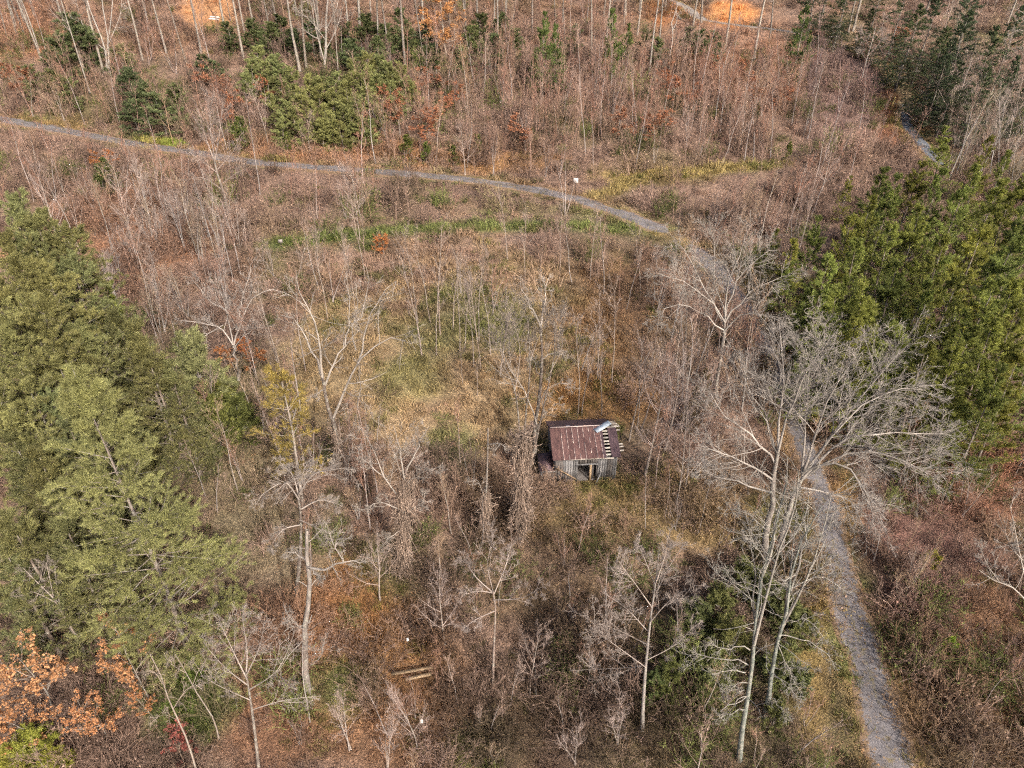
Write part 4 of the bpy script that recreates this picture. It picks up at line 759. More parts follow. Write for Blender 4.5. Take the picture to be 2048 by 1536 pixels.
def saplings_field():
    x, y, z, px, py, dep, rng = pts_world(33000, 5)
    dens = np.full(len(x), .10)
    for cx, cy_, rx, ry, w in [(1250, 235, 520, 115, .85), (1650, 180, 110, 100, .5), (230, 380, 330, 130, .8), (330, 560, 190, 140, .7), (800, 400, 520, 55, .6), (1950, 290, 110, 130, .9), (1420, 420, 210, 60, .8), (1430, 700, 120, 260, .7), (1250, 620, 130, 160, .35), (620, 560, 130, 110, .5), (200, 230, 420, 60, .6), (1000, 560, 300, 70, .25),
                                (1000, 1270, 340, 250, .85), (540, 1000, 160, 330, .45), (1380, 1050, 180, 200, .6), (1600, 930, 60, 120, .5), (200, 1250, 230, 160, .5), (700, 1100, 200, 250, .5), (1900, 1150, 180, 300, .35), (1000, 60, 800, 80, .14)]:
        dens = np.maximum(dens, w * np.clip(1.4 - ((px - cx) / rx) ** 2 - ((py - cy_) / ry) ** 2, 0, 1))
    dens *= 1 - np.where(py < 640, .75, .95) * ell(px, py, OPEN + BANKS + [(650, 185, 180, 80), (1850, 650, 260, 260), (80, 700, 200, 320)])
    dens *= np.clip(3.2 * (fbm(x / 6, y / 6, 12) - .22), .05, 1.5)
    m = clear_of(x, y, px, py, 2.4, 2.6) & (rng.random(len(x)) < dens) & ~((np.abs(px - 1170) < 110) & (py > 930) & (py < 1080))
    return x[m], y[m], z[m], px[m], py[m], dep[m], rng
x, y, z, px, py, dep, rng = saplings_field()
hgt = np.clip(rng.normal(5.8, 2.1, len(x)), 2.0, 11) * np.where(py > 1000, .62, 1)
keep = hides(px, py, dep, hgt, rng, (.13, .25, .08, .08))
x, y, z, px, py, dep, hgt = [a[keep] for a in (x, y, z, px, py, dep, hgt)]
low = rng.random(len(x)) < .45
def sap_col(px, py, rng_):
    c = np.array([.295, .21, .165]) * rng_.uniform(.8, 1.25)
    if px > 1820 and py < 420: c = np.array([.32, .265, .225]) * rng_.uniform(.85, 1.15)
    elif 1590 < px < 1810 and 90 < py < 300: c = np.array([.225, .155, .14]) * rng_.uniform(.85, 1.15)
    elif 180 < px < 620 and 430 < py < 700: c = np.array([.315, .245, .205]) * rng_.uniform(.85, 1.15)
    elif py < 460: c = np.array([.30, .20, .155]) * rng_.uniform(.8, 1.25)
    u_ = rng_.random()
    return c * (np.array([1.08, 1.1, 1.12]) if u_ < .35 else np.array([1.0, .84, .78]) if u_ < .65 else np.array([1.05, 1.05, .9]) if u_ < .85 else np.array([.75, .72, .72]))
size = hgt / dep
order = np.argsort(-size * ((px > 0) & (px < 2048) & (py - hgt * 1100 / dep < 1500) & (py > 40)))
ZN = [(lambda a, b_: b_ < 345 and a > 1780, 'pale grey bare sapling in the thicket around the gate track', 'saplings around the gate track'),
      (lambda a, b_: b_ < 345 and a > 800, 'reddish bare sapling in the thicket above the road', 'saplings of the thicket above the road'),
      (lambda a, b_: b_ < 300, 'reddish bare sapling above the left part of the road', 'saplings above the road at the left'),
      (lambda a, b_: b_ < 475 and a > 560 and a < 1290, 'thin bare sapling between road and grassy track', 'saplings between road and grassy track'),
      (lambda a, b_: b_ < 800 and a < 680, 'greyish-red bare sapling in the left thicket below the road', 'saplings of the left thicket'),
      (lambda a, b_: b_ < 1000 and a > 1150, 'thin bare sapling in the thicket beside the road bend', 'saplings beside the road bend'),
      (lambda a, b_: b_ < 900, 'thin bare sapling above the grassy clearing', 'saplings above the clearing'),
      (lambda a, b_: a > 1640, 'small bare sapling amid the brambles right of the road', 'saplings in the brambles'),
      (lambda a, b_: a < 760, 'small bare sapling in the brush at the lower left', 'saplings in the lower left brush'),
      (lambda a, b_: True, 'small bare sapling in the shaded lower brush', 'saplings in the lower shade')]
nind = {True: 0, False: 0}; rest = []
for i in order:
    lo = bool(low[i])
    if nind[lo] >= 230:
        rest.append(i); continue
    nind[lo] += 1
    lb, gr = next((l_, g_) for f_, l_, g_ in ZN if f_(px[i], py[i]))
    third = int(px[i] // 256)
    lb += (', far left', ', left', ', left of centre', ', just left of the middle', ', just right of the middle', ', right of centre', ', right', ', far right')[min(max(third, 0), 7)]
    if lo: lb = lb.replace('sapling', 'many-stemmed shrub').replace('thin ', ''); gr = gr.replace('saplings', 'shrubs')
    c_ = tuple(sap_col(px[i], py[i], rng))
    tree('bare_shrub' if lo else 'bare_sapling', 'bushy' if lo else 'sapling', (x[i], y[i], z[i]), hgt[i] * (.75 if lo else 1.15), lb, 'shrub' if lo else 'sapling', gr, tuple(.5 * v + .19 for v in c_), c_, 1.0, (prng.gauss(0, .08), prng.gauss(0, .08)))

def scatter(name, protos, P, rot, scl, idx_, tint, label, cat):
    """one mass of small growth: geometry-node instances of a few clumps on a cloud of points"""
    me = bpy.data.meshes.new(name); me.vertices.add(len(P)); me.vertices.foreach_set('co', np.asarray(P, np.float32).ravel())
    for nm, ty, dat, key in (('rot', 'FLOAT_VECTOR', rot, 'vector'), ('scl', 'FLOAT_VECTOR', scl, 'vector'), ('idx', 'INT', idx_, 'value')):
        a = me.attributes.new(nm, ty, 'POINT'); a.data.foreach_set(key, np.asarray(dat).ravel().astype(np.int32 if ty == 'INT' else np.float32))
    a = me.attributes.new('tint', 'FLOAT_COLOR', 'POINT')
    a.data.foreach_set('color', np.concatenate([tint, np.ones((len(P), 1))], 1).ravel().astype(np.float32))
    o = link(name, me)
    col = bpy.data.collections.new(name + '_clumps')
    for i, pm in enumerate(protos):
        col.objects.link(bpy.data.objects.new('%s_clump_%02d' % (name, i), pm))
    ng = bpy.data.node_groups.new(name, 'GeometryNodeTree')
    ng.interface.new_socket('Geometry', in_out='INPUT', socket_type='NodeSocketGeometry'); ng.interface.new_socket('Geometry', in_out='OUTPUT', socket_type='NodeSocketGeometry')
    gi, go = ng.nodes.new('NodeGroupInput'), ng.nodes.new('NodeGroupOutput')
    ip = ng.nodes.new('GeometryNodeInstanceOnPoints'); ci = ng.nodes.new('GeometryNodeCollectionInfo')
    ci.inputs['Collection'].default_value = col; ci.inputs['Separate Children'].default_value = True; ci.inputs['Reset Children'].default_value = True
    ip.inputs['Pick Instance'].default_value = True
    def at(nm, ty):
        n = ng.nodes.new('GeometryNodeInputNamedAttribute'); n.data_type = ty; n.inputs[0].default_value = nm; return n.outputs[0]
    L_ = ng.links.new
    L_(gi.outputs[0], ip.inputs['Points']); L_(ci.outputs[0], ip.inputs['Instance']); L_(at('idx', 'INT'), ip.inputs['Instance Index'])
    L_(at('rot', 'FLOAT_VECTOR'), ip.inputs['Rotation']); L_(at('scl', 'FLOAT_VECTOR'), ip.inputs['Scale']); L_(ip.outputs[0], go.inputs[0])
    md = o.modifiers.new('scatter', 'NODES'); md.node_group = ng
    return tag(o, label, cat, kind='stuff')
def rots(rng, n, tilt=.12):
    return np.stack([rng.normal(0, tilt, n), rng.normal(0, tilt, n), rng.random(n) * 6.283], 1)

# the saplings beyond the ones built singly read as one thicket
rest = np.array(rest, int)
protos = []
for i in range(5):
    t, c_, _ = bare_tree(301 + i, 8, .075, (12, 5, 3), .3, (32, 9), .36, .10, .009, .05, .05)
    t.v += c_.v; t.f += [f + t.n for f in c_.f]; t.m += c_.m; t.n += c_.n
    protos.append(t.mesh('thicket_sapling', MAT['brush']))
if len(rest):
    s_ = hgt[rest] / 8 * 1.05
    scatter('sapling_thicket', protos, np.stack([x[rest], y[rest], z[rest] - .05], 1), rots(rng, len(rest), .05), np.repeat(s_[:, None], 3, 1), rng.integers(0, 5, len(rest)),
            np.array([sap_col(px[i], py[i], rng) for i in rest]), 'hazy mass of reddish bare saplings across the far slope', 'thicket')

# brush: tangles of bare stems
def brush_proto(seed, h=1.0, n=34, spread=.55, arch=False):
    rng = np.random.default_rng(seed)
    S = np.zeros((n, 3)); S[:, :2] = rng.normal(0, spread * .45, (n, 2))
    D = np.array([0, 0, 1.]) + rng.normal(0, .45 if not arch else .8, (n, 3)) * np.array([1, 1, .2])
    A = shoot(rng, S, D, h * rng.uniform(.6, 1.25, n), 5, .16, -.12 if arch else .03)
    AR = np.linspace(.012, .006, 5)[None] * np.ones((n, 1))
    B, BR = offspring(rng, A, AR, 4, .3, 1, (40, 15), .45, 3, .2, .02, .8, .006)
    C, CR = offspring(rng, B, BR, 2, .3, 1, (40, 15), .5, 2, .2, .0, .8, .005)
    q = MB(); q.tubes(A, AR, 3); q.tubes(B, BR, 3); q.tubes(C, CR, 3)
    p, _ = at_t(np.repeat(B, 2, 0), rng.random(len(B) * 2))
    q.quads(leaf_quads(rng, p[rng.random(len(p)) < .3], .062))
    return q.mesh('brush_clump', MAT['brush'])
def grass_proto(seed, h=.5, n=70, w=.016, spread=.28, bend=.35):
    rng = np.random.default_rng(seed)
    S = np.zeros((n, 3)); S[:, :2] = rng.normal(0, spread, (n, 2))
    d_ = np.array([0, 0, 1.]) + rng.normal(0, .35, (n, 3)) * np.array([1, 1, 0]); l_ = (h * rng.uniform(.5, 1.2, n))[:, None]
    side = unit(np.cross(d_, rng.normal(size=(n, 3)))) * w
    m_ = S + unit(d_) * l_ * .6; e_ = m_ + unit(d_ * .6 + rng.normal(0, bend, (n, 3)) * np.array([1, 1, .4])) * l_ * .5
    q = MB(); q.quads(np.stack([S - side, S + side, m_ + side * .8, m_ - side * .8], 1)); q.tris(np.stack([m_ - side * .8, m_ + side * .8, e_], 1))
    return q.mesh('grass_tuft', MAT['grass'])
def litter_proto(seed, n=60, spread=.8, size=.12):
    rng = np.random.default_rng(seed)
    P = np.zeros((n, 3)); P[:, :2] = rng.normal(0, spread * .6, (n, 2)); P[:, 2] = rng.uniform(.01, .12, n)
    q = MB(); Q = leaf_quads(rng, P, size); Q[..., 2] = P[:, None, 2] + (Q[..., 2] - P[:, None, 2]) * .35; q.quads(Q)
    return q.mesh('leaf_litter', MAT['grass'])
SHADE = lambda c, k_: np.clip(c * k_, 0, 1)
x, y, z, px, py, dep, rng = pts_world(46000, 8)
near = np.clip(70 / dep, .45, 1.6)
dens = .42 * near + 0 * x
dens *= (1 - .94 * ell(px, py, OPEN)) * np.where(py < 130, .55, 1)
dens *= 1 - .9 * ell(px, py, BANKS)
dens *= np.clip(3.4 * (fbm(x / 4, y / 4, 14) - .22), .1, 1.5)
m = clear_of(x, y, px, py, 2.3, 2.5) & (rng.random(len(x)) < dens)
x, y, z, px, py, dep = [a[m] for a in (x, y, z, px, py, dep)]
cv = cover(x, y, z)
mixk = np.clip(rng.normal(.5, .3, len(x)), 0, 1)[:, None]
stem = np.array([.30, .205, .16])
tint = (cv * 1.15 * (1 - mixk) + stem * mixk) * rng.uniform(.7, 1.3, (len(x), 1))
s_ = (.6 + 1.5 * rng.random(len(x)) ** 1.6 + .5 * (fbm(x / 5, y / 5, 44) > .55)) * np.clip(dep / 70, .9, 1.4)
kp = hides(px, py, dep, s_ * np.where(px > 1200, 1.7, 1.3), rng, (.1, .3, .12, .06))
x, y, z, px, py, dep, s_, tint, cv = [a[kp] for a in (x, y, z, px, py, dep, s_, tint, cv)]
gm = ((fbm(x / 3.5, y / 3.5, 71) > .62) & (rng.random(len(x)) < .6))[:, None]
tint = np.where(gm, np.array([.13, .145, .045]) * rng.uniform(.6, 1.4, (len(x), 1)), tint * np.where(fbm(x / 7, y / 7, 72) > .52, 1.0, .78)[:, None])
s_ *= np.where(ell(px, py, [(1870, 1250, 200, 330), (1150, 1250, 420, 260)]) > .3, 1.2, 1)
tint = tint * (1 - .3 * ell(px, py, [(1090, 1310, 250, 240)]))[:, None]  # shade of the lower-centre hollow, painted into the brush tint
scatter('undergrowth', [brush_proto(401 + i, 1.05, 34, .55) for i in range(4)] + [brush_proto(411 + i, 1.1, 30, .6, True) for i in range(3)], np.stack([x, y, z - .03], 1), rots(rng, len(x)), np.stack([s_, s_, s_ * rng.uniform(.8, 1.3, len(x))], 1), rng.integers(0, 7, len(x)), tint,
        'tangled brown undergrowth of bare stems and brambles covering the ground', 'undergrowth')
# grass: straw in the clearing, green along the tracks and verges
x, y, z, px, py, dep, rng = pts_world(70000, 9, 14, 190)
dr = np.minimum(dline('road', x, y), dline('lane', x, y)); dt = np.minimum(dline('track', x, y), dline('spur', x, y))
dens = .10 + .85 * ell(px, py, OPEN + [(700, 1280, 160, 200), (820, 1420, 220, 150), (1200, 1020, 300, 90), (640, 302, 260, 30), (370, 1390, 110, 110), (1960, 1350, 120, 180)]) 
dens = np.maximum(dens, 1.0 * np.clip(1.2 - (dr - 1.2) / 2.4, 0, 1)); dens = np.maximum(dens, np.where((dline('track', x, y) < 1.7) | (dline('spur', x, y) < 1.5), .7, 0))
dens = np.maximum(dens, .25 * (py > 900))
dens *= 1 - .6 * ell(px, py, BANKS)
u, v = x - SHACK[0], y - SHACK[1]
m = (dr > np.where(y > 70, 1.75, np.where(y < 38, 1.45, 1.1))) & (rng.random(len(x)) < dens) & ~((np.abs(u) < 2.7) & (v > .05) & (v < 4.7))
x, y, z, px, py, dep = [a[m] for a in (x, y, z, px, py, dep)]
cv = cover(x, y, z)
green = (fbm(x / 3, y / 3, 61) > .56)[:, None]
tint = np.where(green & (rng.random((len(x), 1)) < .6), cv * .5 + np.array([.05, .065, .012]), cv * 1.25) * rng.uniform(.75, 1.35, (len(x), 1))
s_ = rng.uniform(.6, 1.4, len(x)) * np.clip(dep / 60, .9, 1.6)
kp = hides(px, py, dep, s_ * .45, rng, (.12, 1, 1, .3))
x, y, z, px, py, dep, s_, tint = [a[kp] for a in (x, y, z, px, py, dep, s_, tint)]
scatter('grass', [grass_proto(501 + i, .55, 70, .016 + .006 * (i % 2)) for i in range(5)], np.stack([x, y, z - .02], 1), rots(rng, len(x), .2), np.stack([s_, s_, s_ * rng.uniform(.5, 1.1, len(x))], 1), rng.integers(0, 5, len(x)), tint,
        'straw-coloured and green grass on the clearing, tracks and road verges', 'grass')
# fallen leaves
x, y, z, px, py, dep, rng = pts_world(30000, 10, 14, 190)
m = (dline('road', x, y) > .3) & (rng.random(len(x)) < .55 * (1 - .5 * ell(px, py, OPEN))) & ~((np.abs(x - SHACK[0]) < 2.7) & (y - SHACK[1] > 0) & (y - SHACK[1] < 4.7))
x, y, z = [a[m] for a in (x, y, z)]
cv = cover(x, y, z)
leafc = np.array([(.36, .17, .08), (.28, .14, .08), (.40, .25, .14), (.22, .12, .08), (.33, .22, .16)])[rng.integers(0, 5, len(x))]
scatter('fallen_leaves', [litter_proto(601 + i) for i in range(4)], np.stack([x, y, z], 1), rots(rng, len(x), .1), np.repeat(rng.uniform(.8, 1.5, len(x))[:, None], 3, 1), rng.integers(0, 4, len(x)), (cv * .6 + leafc * .45) * rng.uniform(.7, 1.2, (len(x), 1)),
        'brown and orange fallen leaves strewn over the ground', 'leaves')

# ------------------------------------------------------------------ the shack
def wood(name, c0, c1, c2, streak=(5, 5, .5)):
    m, nt, b = mat(name, .88)
    oi = N(nt, 'ObjectInfo')
    n1 = noise(nt, 3, 5, .7, warp=streak); n2 = noise(nt, 1.3, 3, .6)
    c = ramp(nt, n1, [(.3, c0), (.5, c1), (.72, c2)])
    c = mix(nt, c, grey(nt, mrange(nt, oi.outputs['Random'], 0, 1, .6, 1.35)), 1, 'MULTIPLY')
    c = mix(nt, c, grey(nt, mrange(nt, n2, .3, .7, .75, 1.2)), 1, 'MULTIPLY')
    nt.links.new(c, b.inputs['Base Color']); bump(nt, b, n1, .4, .02)
    return m
def rusty(name, c0, c1, c2, rough=.55, metal=.25):
    m, nt, b = mat(name, rough)
    oi = N(nt, 'ObjectInfo')
    n1 = noise(nt, 1.8, 6, .7, warp=(3, .6, 1)); n2 = noise(nt, 14, 4, .7)
    c = ramp(nt, n1, [(.3, c0), (.52, c1), (.75, c2)])
    c = mix(nt, c, grey(nt, mrange(nt, oi.outputs['Random'], 0, 1, .82, 1.15)), 1, 'MULTIPLY')
    c = mix(nt, c, grey(nt, mrange(nt, n2, .3, .7, .8, 1.2)), 1, 'MULTIPLY')
    nt.links.new(c, b.inputs['Base Color']); b.inputs['Metallic'].default_value = metal
    return m
W_GREY = wood('weathered_boards', (.055, .054, .056), (.15, .147, .148), (.33, .315, .30))
W_DARK = wood('dark_boards', (.035, .03, .028), (.09, .08, .075), (.2, .185, .17))
W_PALE = wood('pale_lath', (.32, .28, .24), (.48, .43, .37), (.62, .57, .5), (1, 8, 1))
W_TAN = wood('tan_post', (.26, .18, .11), (.36, .26, .16), (.45, .33, .21))
RUST = rusty('rusted_sheet', (.06, .036, .036), (.125, .068, .062), (.22, .13, .11))
RUSTD = rusty('dark_rusted_sheet', (.05, .033, .04), (.09, .058, .064), (.125, .08, .085))
SEAM = rusty('bright_seam', (.40, .30, .27), (.55, .44, .40), (.62, .52, .48), .5, .2)
TIN = rusty('bare_tin', (.42, .49, .55), (.52, .6, .67), (.6, .68, .74), .4, .3)
ORNG = rusty('orange_rust', (.45, .17, .05), (.62, .27, .09), (.7, .4, .2))
sh = bpy.data.objects.new('wooden_shack', None); COL.objects.link(sh)
sh.location = SHACK; sh.rotation_euler = (0, 0, rad(4.5))
tag(sh, 'weathered grey board shack with rusted metal gable roof and gaping doorway', 'shack')
Wd, Dp, EH, RH = 4.85, 4.6, 2.55, 3.6
def part(name, boxes, m, parent=sh, rot=None, loc=None, label=None, bev=.0):
    q = MB()
    for c_, s_ in boxes: q.box(c_, s_)
    o = link(name, q.mesh(name, m, smooth=False), parent)
    if rot: o.rotation_euler = rot
    if loc: o.location = loc
    if label: o['label'] = label
    return o
srng = random.Random(3)
def board_run(axis, fixed, a0, a1, hfun, skip=None, mats=(W_GREY,), parent=sh, wdt=.2):
    u = a0
    while u < a1 - .05:
        w_ = min(wdt * srng.uniform(.8, 1.2), a1 - u); c_ = u + w_ / 2
        z0, z1 = hfun(c_)
        z1 -= srng.uniform(0, .04); z0 += srng.uniform(-.05, .05)
        if skip is None or not skip(c_):
            s_ = (w_ - .02, .028, z1 - z0) if axis == 'x' else (.028, w_ - .02, z1 - z0)
            p = (c_, fixed, (z0 + z1) / 2) if axis == 'x' else (fixed, c_, (z0 + z1) / 2)
            part('wall_board', [((0, 0, 0), s_)], mats[srng.randrange(len(mats))], parent, (srng.uniform(-.008, .008), srng.uniform(-.012, .012), 0), p)
        u += w_
hx = Wd / 2
door = lambda c_: -.75 < c_ < .85
board_run('x', 0, -hx, hx, lambda c_: (-.1, EH), door, (W_GREY, W_GREY, W_DARK))
board_run('x', .03, -.75, .85, lambda c_: (1.72, EH - .05), None, (W_DARK,))
board_run('x', Dp, -hx, hx, lambda c_: (-.1, EH), None, (W_DARK, W_GREY))
gab = lambda c_: (-.1, EH + (RH - EH) * (1 - abs(c_ - Dp / 2) / (Dp / 2)) - .06)
board_run('y', hx + .016, .03, Dp - .03, gab, None, (W_GREY, W_DARK))
board_run('y', -hx - .016, .03, Dp - .03, gab, None, (W_GREY, W_DARK))
part('door_post', [((.38, .06, .85), (.16, .12, 1.72))], W_TAN, label='tan door post in the middle of the doorway')
part('door_post', [((-.78, .07, 1.2), (.12, .1, 2.5))], W_DARK); part('door_post', [((.88, .07, 1.2), (.12, .1, 2.5))], W_DARK)
part('door_lintel', [((.05, .0, 1.70), (1.75, .1, .12))], W_GREY)
part('door', [((0, 0, 0), (.5, .04, 1.6))], W_DARK, rot=(0, 0, rad(50)), loc=(.68, .3, .8), label='dark plank door hanging open inside')
part('floor', [((0, Dp / 2, .03), (Wd - .1, Dp - .1, .06))], W_DARK)
part('brace', [((0, 0, 0), (.09, .07, 2.0))], W_TAN, rot=(0, rad(-52), 0), loc=(-1.55, -.12, .95), label='long pole leaning across the front wall')
part('brace', [((0, 0, 0), (.07, .06, 1.1))], W_GREY, rot=(rad(-18), rad(24), 0), loc=(.95, -.35, .45), label='short stick propped beside the doorway')
# roof: near slope of standing-seam sheets, bare laths where sheets are gone
ov, pit = .28, math.atan2(RH - EH, Dp / 2)
Lslope = (Dp / 2 + ov) / math.cos(pit)
def slope(near):
    e = bpy.data.objects.new('roof_slope', None); COL.objects.link(e); e.parent = sh
    e.location = (0, Dp / 2, RH + .06); e.rotation_euler = (pit, 0, 0) if near else (pit, 0, math.pi)
    return e
rn, rf_ = slope(True), slope(False)     # local -y runs down the slope
def sheet(par, x0, x1, y0, y1, m, z=0.0, seam=True, rot=0, name='roof_sheet', label=None):
    n_ = 7; X = np.linspace(x0, x1, 3); Y = np.linspace(y0, y1, n_)
    gx_, gy_ = np.meshgrid(X, Y, indexing='ij')
    gz = z + srng.uniform(-.008, .008) + .018 * np.sin(gy_ * 2.2 + x0) * srng.uniform(.2, 1)
    V = np.stack([gx_, gy_, gz], -1); i = np.arange(3 * n_).reshape(3, n_)
    q = MB(); F = np.stack([i[:-1, :-1], i[1:, :-1], i[1:, 1:], i[:-1, 1:]], -1).reshape(-1, 4)
    q.add(V.reshape(-1, 3), F); V2 = V.copy(); V2[..., 2] -= .012; q.add(V2.reshape(-1, 3), F[:, ::-1])
    o = link(name, q.mesh(name, m), par)
    if label: o['label'] = label
    if rot: o.rotation_euler = (0, 0, rot)
    if seam:
        s = MB(); k_ = n_ - 1
        for a_ in range(k_):
            if srng.random() < .16: continue
            s.box((x1 - .004, (Y[a_] + Y[a_ + 1]) / 2, gz[2, a_] * .5 + gz[2, a_ + 1] * .5 + .02), (.032, Y[1] - Y[0], .035))
        link('seam', s.mesh('seam', SEAM, False), par)
    return o
xL, xR = -hx - .25, hx + .22
pw = .44
u = xL; i = 0
while u < 1.45:
    sheet(rn, u, min(u + pw, 1.5) - .006, -Lslope + srng.uniform(-.02, .02), -.02 if u < .9 else -.05, RUST if u < 1.0 else RUSTD, 0, i != 0 and u + pw < 1.4)
    u += pw; i += 1
sheet(rn, 1.93, xR, -Lslope + .03, -.2, RUSTD, .0, False)
for a_ in np.arange(.12, Lslope, .3):
    part('roof_lath', [((1.66 + .0, -a_, -.07), (.86 if a_ > .4 else 1.9, .14, .028))], W_PALE, rn, (0, 0, srng.uniform(-.02, .02)))
for a_ in (.16, .42):
    part('roof_lath', [((2.55, -a_, -.03), (.75, .13, .03))], W_PALE, rn, (0, 0, srng.uniform(-.04, .04)))
for a_ in (1.72, 2.0, 2.28):
    part('roof_lath', [((2.72, -a_, -.06), (.4, .12, .03))], W_PALE, rn, (0, 0, srng.uniform(-.05, .05)))
for q_ in (-hx + .05, -1.2, 0, 1.2, hx - .06):
    part('rafter', [((q_, -Lslope / 2 + .08, -.16), (.07, Lslope - .2, .12))], W_DARK, rn); part('rafter', [((q_, -Lslope / 2 + .08, -.16), (.07, Lslope - .2, .12))], W_DARK, rf_)
part('eave_board', [((-.05, -Lslope + .02, -.06), (2.6, .05, .10))], W_PALE, rn, (0, 0, .012))
u = -xR + .35
while u < -xL - .05:
    sheet(rf_, u, min(u + .62, -xL) - .006, -Lslope, -.02, RUSTD, 0, False); u += .62
for a_ in (.3, .8, 1.3, 1.8):
    part('roof_lath', [((-hx - .05, -a_, -.05), (.9, .12, .03))], W_PALE, rf_)
part('ridge_cap', [((-.45, .04, .045), (4.3, .07, .02))], SEAM, rn)
part('ridge_cap', [((-.45, -.03, .045), (4.3, .07, .02))], RUSTD, rf_)
sheet(rf_, .95, 1.3, -.62, -.02, TIN, .03, False, 0, 'roof_patch', 'pale bare tin patch on the far roof slope')
sheet(rf_, -.35, -.12, -.5, -.02, ORNG, .03, False, 0, 'roof_patch', 'orange rusted patch on the far roof slope')
o = part('loose_sheet', [((0, 0, 0), (.5, 1.45, .02))], TIN, sh, None, None, 'loose bluish tin sheet lying askew over the ridge'); o.rotation_euler = (rad(14), rad(4), rad(-62)); o.location = (1.55, Dp / 2 - .18, RH + .12)
# lean-to at the left end
part('lean_to_roof', [((0, 0, 0), (1.15, 1.9, .04))], RUSTD, sh, (rad(16), rad(-6), 0), (-hx - .62, .95, 1.3))
board_run('x', .05, -hx - 1.15, -hx - .05, lambda c_: (-.1, 1.06), None, (W_GREY, W_GREY, W_DARK))
board_run('y', -hx - 1.15, .1, 1.8, lambda c_: (-.1, 1.08), None, (W_DARK,))
part('lean_to_eave', [((-hx - .6, .0, 1.14), (1.2, .05, .09))], W_GREY)

# ------------------------------------------------------------------ small things
def paint(name, c, rough=.5):
    m, nt, b = mat(name, rough)
    cc = mix(nt, c, grey(nt, mrange(nt, noise(nt, 6, 4), .3, .7, .85, 1.1)), 1, 'MULTIPLY'); nt.links.new(cc, b.inputs['Base Color'])
    return m
WHITE, YEL, STEEL = paint('white_paint', (.82, .8, .76)), paint('weathered_yellow', (.6, .46, .18)), paint('steel_cable', (.3, .3, .3), .4)
def thing(name, loc, label, cat, rz=0, group=None):
    e = bpy.data.objects.new(name, None); COL.objects.link(e); e.location = loc; e.rotation_euler = (0, 0, rz); e.empty_display_size = .2
    return tag(e, label, cat, group)
p = G(1151, 378)
s = thing('sign', p, 'small white square sign on a post above the road', 'sign', rad(-6))
part('post', [((0, .03, .6), (.09, .09, 1.3))], W_DARK, s); part('sign_board', [((0, -.03, 1.18), (.62, .025, .66))], WHITE, s)
p = G(563, 494)
s = thing('sign', p, 'faded pale marker board at the left end of the grassy track', 'sign', rad(8))
part('post', [((0, .03, .4), (.08, .08, .9))], W_DARK, s); part('sign_board', [((0, -.03, .72), (.5, .025, .42))], paint('faded_board', (.3, .27, .25)), s)
a_, b_ = G(1783, 217), G(1829, 217)
s = thing('cable_gate', a_, 'cable gate with two yellowish posts and a white disc across the track', 'gate')
dv = b_ - a_
for vv in ((0, 0, 0), tuple(dv)):
    q = MB(); q.tubes(np.array([[(vv[0], vv[1], vv[2] - .2), (vv[0] + .02, vv[1], vv[2] + .9), (vv[0] + .1, vv[1], vv[2] + 1.75)]]), np.array([[.13, .125, .12]]), 8)
    q.tubes(np.array([[(vv[0] + .1, vv[1], vv[2] + 1.75), (vv[0] + .1, vv[1], vv[2] + 1.78)]]), np.array([[.12, .005]]), 8)
    link('post', q.mesh('post', YEL), s)
t_ = np.linspace(0, 1, 14)[:, None]; cb = np.array([0, 0, .85]) + t_ * dv + np.array([0, 0, -1.0]) * (.28 * 4 * t_ * (1 - t_))
q = MB(); q.tubes(cb[None], np.full((1, 14), .02), 5); link('cable', q.mesh('cable', STEEL), s)
q = MB(); q.tubes(np.array([[cb[6] + (0, -.03, -.12), cb[6] + (0, -.05, -.12)]]), np.array([[.17, .17]]), 12); q.add(cb[6] + np.array([(.17 * math.cos(t), -.051, -.12 + .17 * math.sin(t)) for t in np.arange(12) * math.pi / 6]), [list(range(12))])
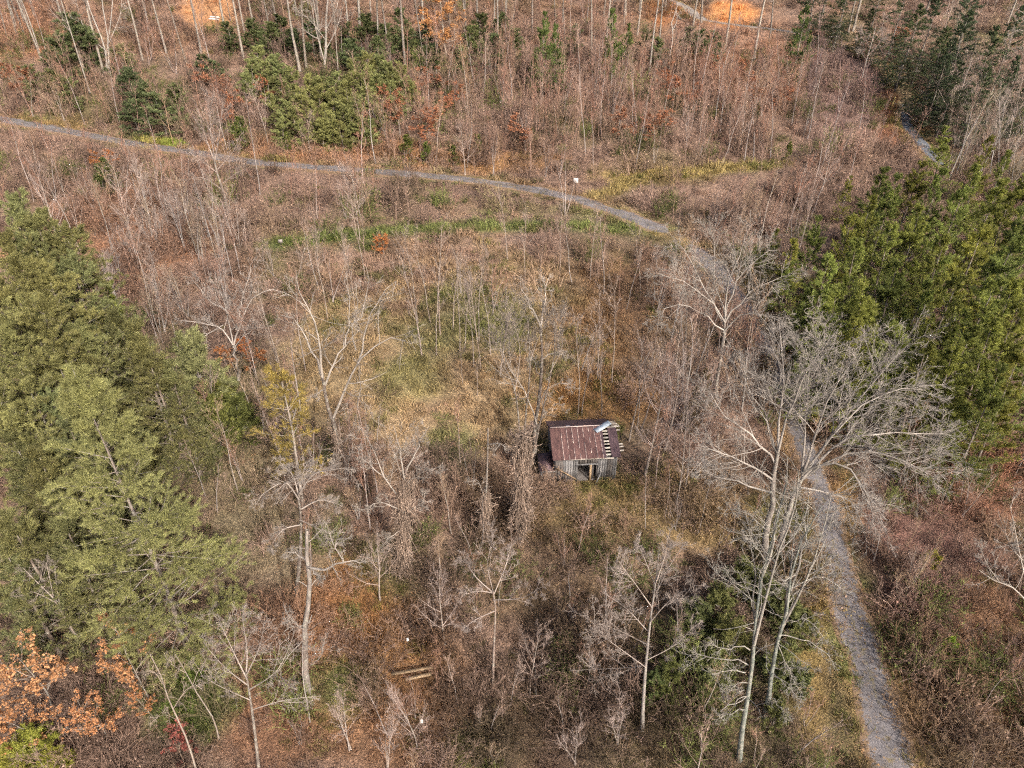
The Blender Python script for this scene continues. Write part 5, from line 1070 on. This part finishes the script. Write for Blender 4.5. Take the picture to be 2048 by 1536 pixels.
link('disc', q.mesh('disc', WHITE, False), s)
for dx, dyy, lb in ((0, 0, 'upper of two white logs lying in the orange clearing'), (.1, -1.1, 'lower of two white logs lying in the orange clearing')):
    p = G(430, 36)
    q = MB(); q.tubes(np.array([[(-1.0, 0, 0), (-.5, .02, .01), (.5, 0, 0), (1.0, .02, -.02)]]), np.array([[.14, .15, .15, .13]]), 8)
    q.tubes(np.array([[(1.0, .02, -.02), (1.0, .02, -.02)]]), np.array([[.13, .002]]), 8)
    o = link('log', q.mesh('log', WHITE)); o.location = (p[0] + dx, p[1] + dyy, hz(p[0] + dx, p[1] + dyy) + .16); o.rotation_euler = (0, .03, rad(-14)); tag(o, lb, 'log', 'white logs in the orange clearing')
for (px_, py_), L_, rz, lb in (((826, 1350), 2.6, 9, 'upper of two weathered boards lying in the orange brush'), ((838, 1362), 1.6, 12, 'lower shorter weathered board lying in the orange brush')):
    p = G(px_, py_)
    q = MB(); q.box((0, 0, 0), (L_, .2, .05)); q.box((L_ * .1, .0, .035), (L_ * .6, .06, .02))
    o = link('fallen_board', q.mesh('fallen_board', W_TAN, False)); o.location = (p[0], p[1], p[2] + .45); o.rotation_euler = (.25, -.04, rad(rz)); tag(o, lb, 'board', 'boards in the orange brush')
for (px_, py_), lb in (((817, 1293), 'small white scrap caught in the orange brush above the fallen boards'), ((845, 1456), 'small white scrap in the brush below the fallen boards')):
    p = G(px_, py_)
    q = MB(); rr_ = np.random.default_rng(px_); g_ = np.stack(np.meshgrid(np.linspace(-.07, .07, 4), np.linspace(-.1, .1, 5), indexing='ij'), -1).reshape(-1, 2)
    V = np.concatenate([g_, rr_.normal(0, .05, (20, 1))], 1); i4 = np.arange(20).reshape(4, 5)
    q.add(V, np.stack([i4[:-1, :-1], i4[1:, :-1], i4[1:, 1:], i4[:-1, 1:]], -1).reshape(-1, 4))
    o = link('litter_scrap', q.mesh('litter_scrap', WHITE)); o.location = (p[0], p[1], p[2] + .7); o.rotation_euler = (.7, .2, .4); tag(o, lb, 'scrap')
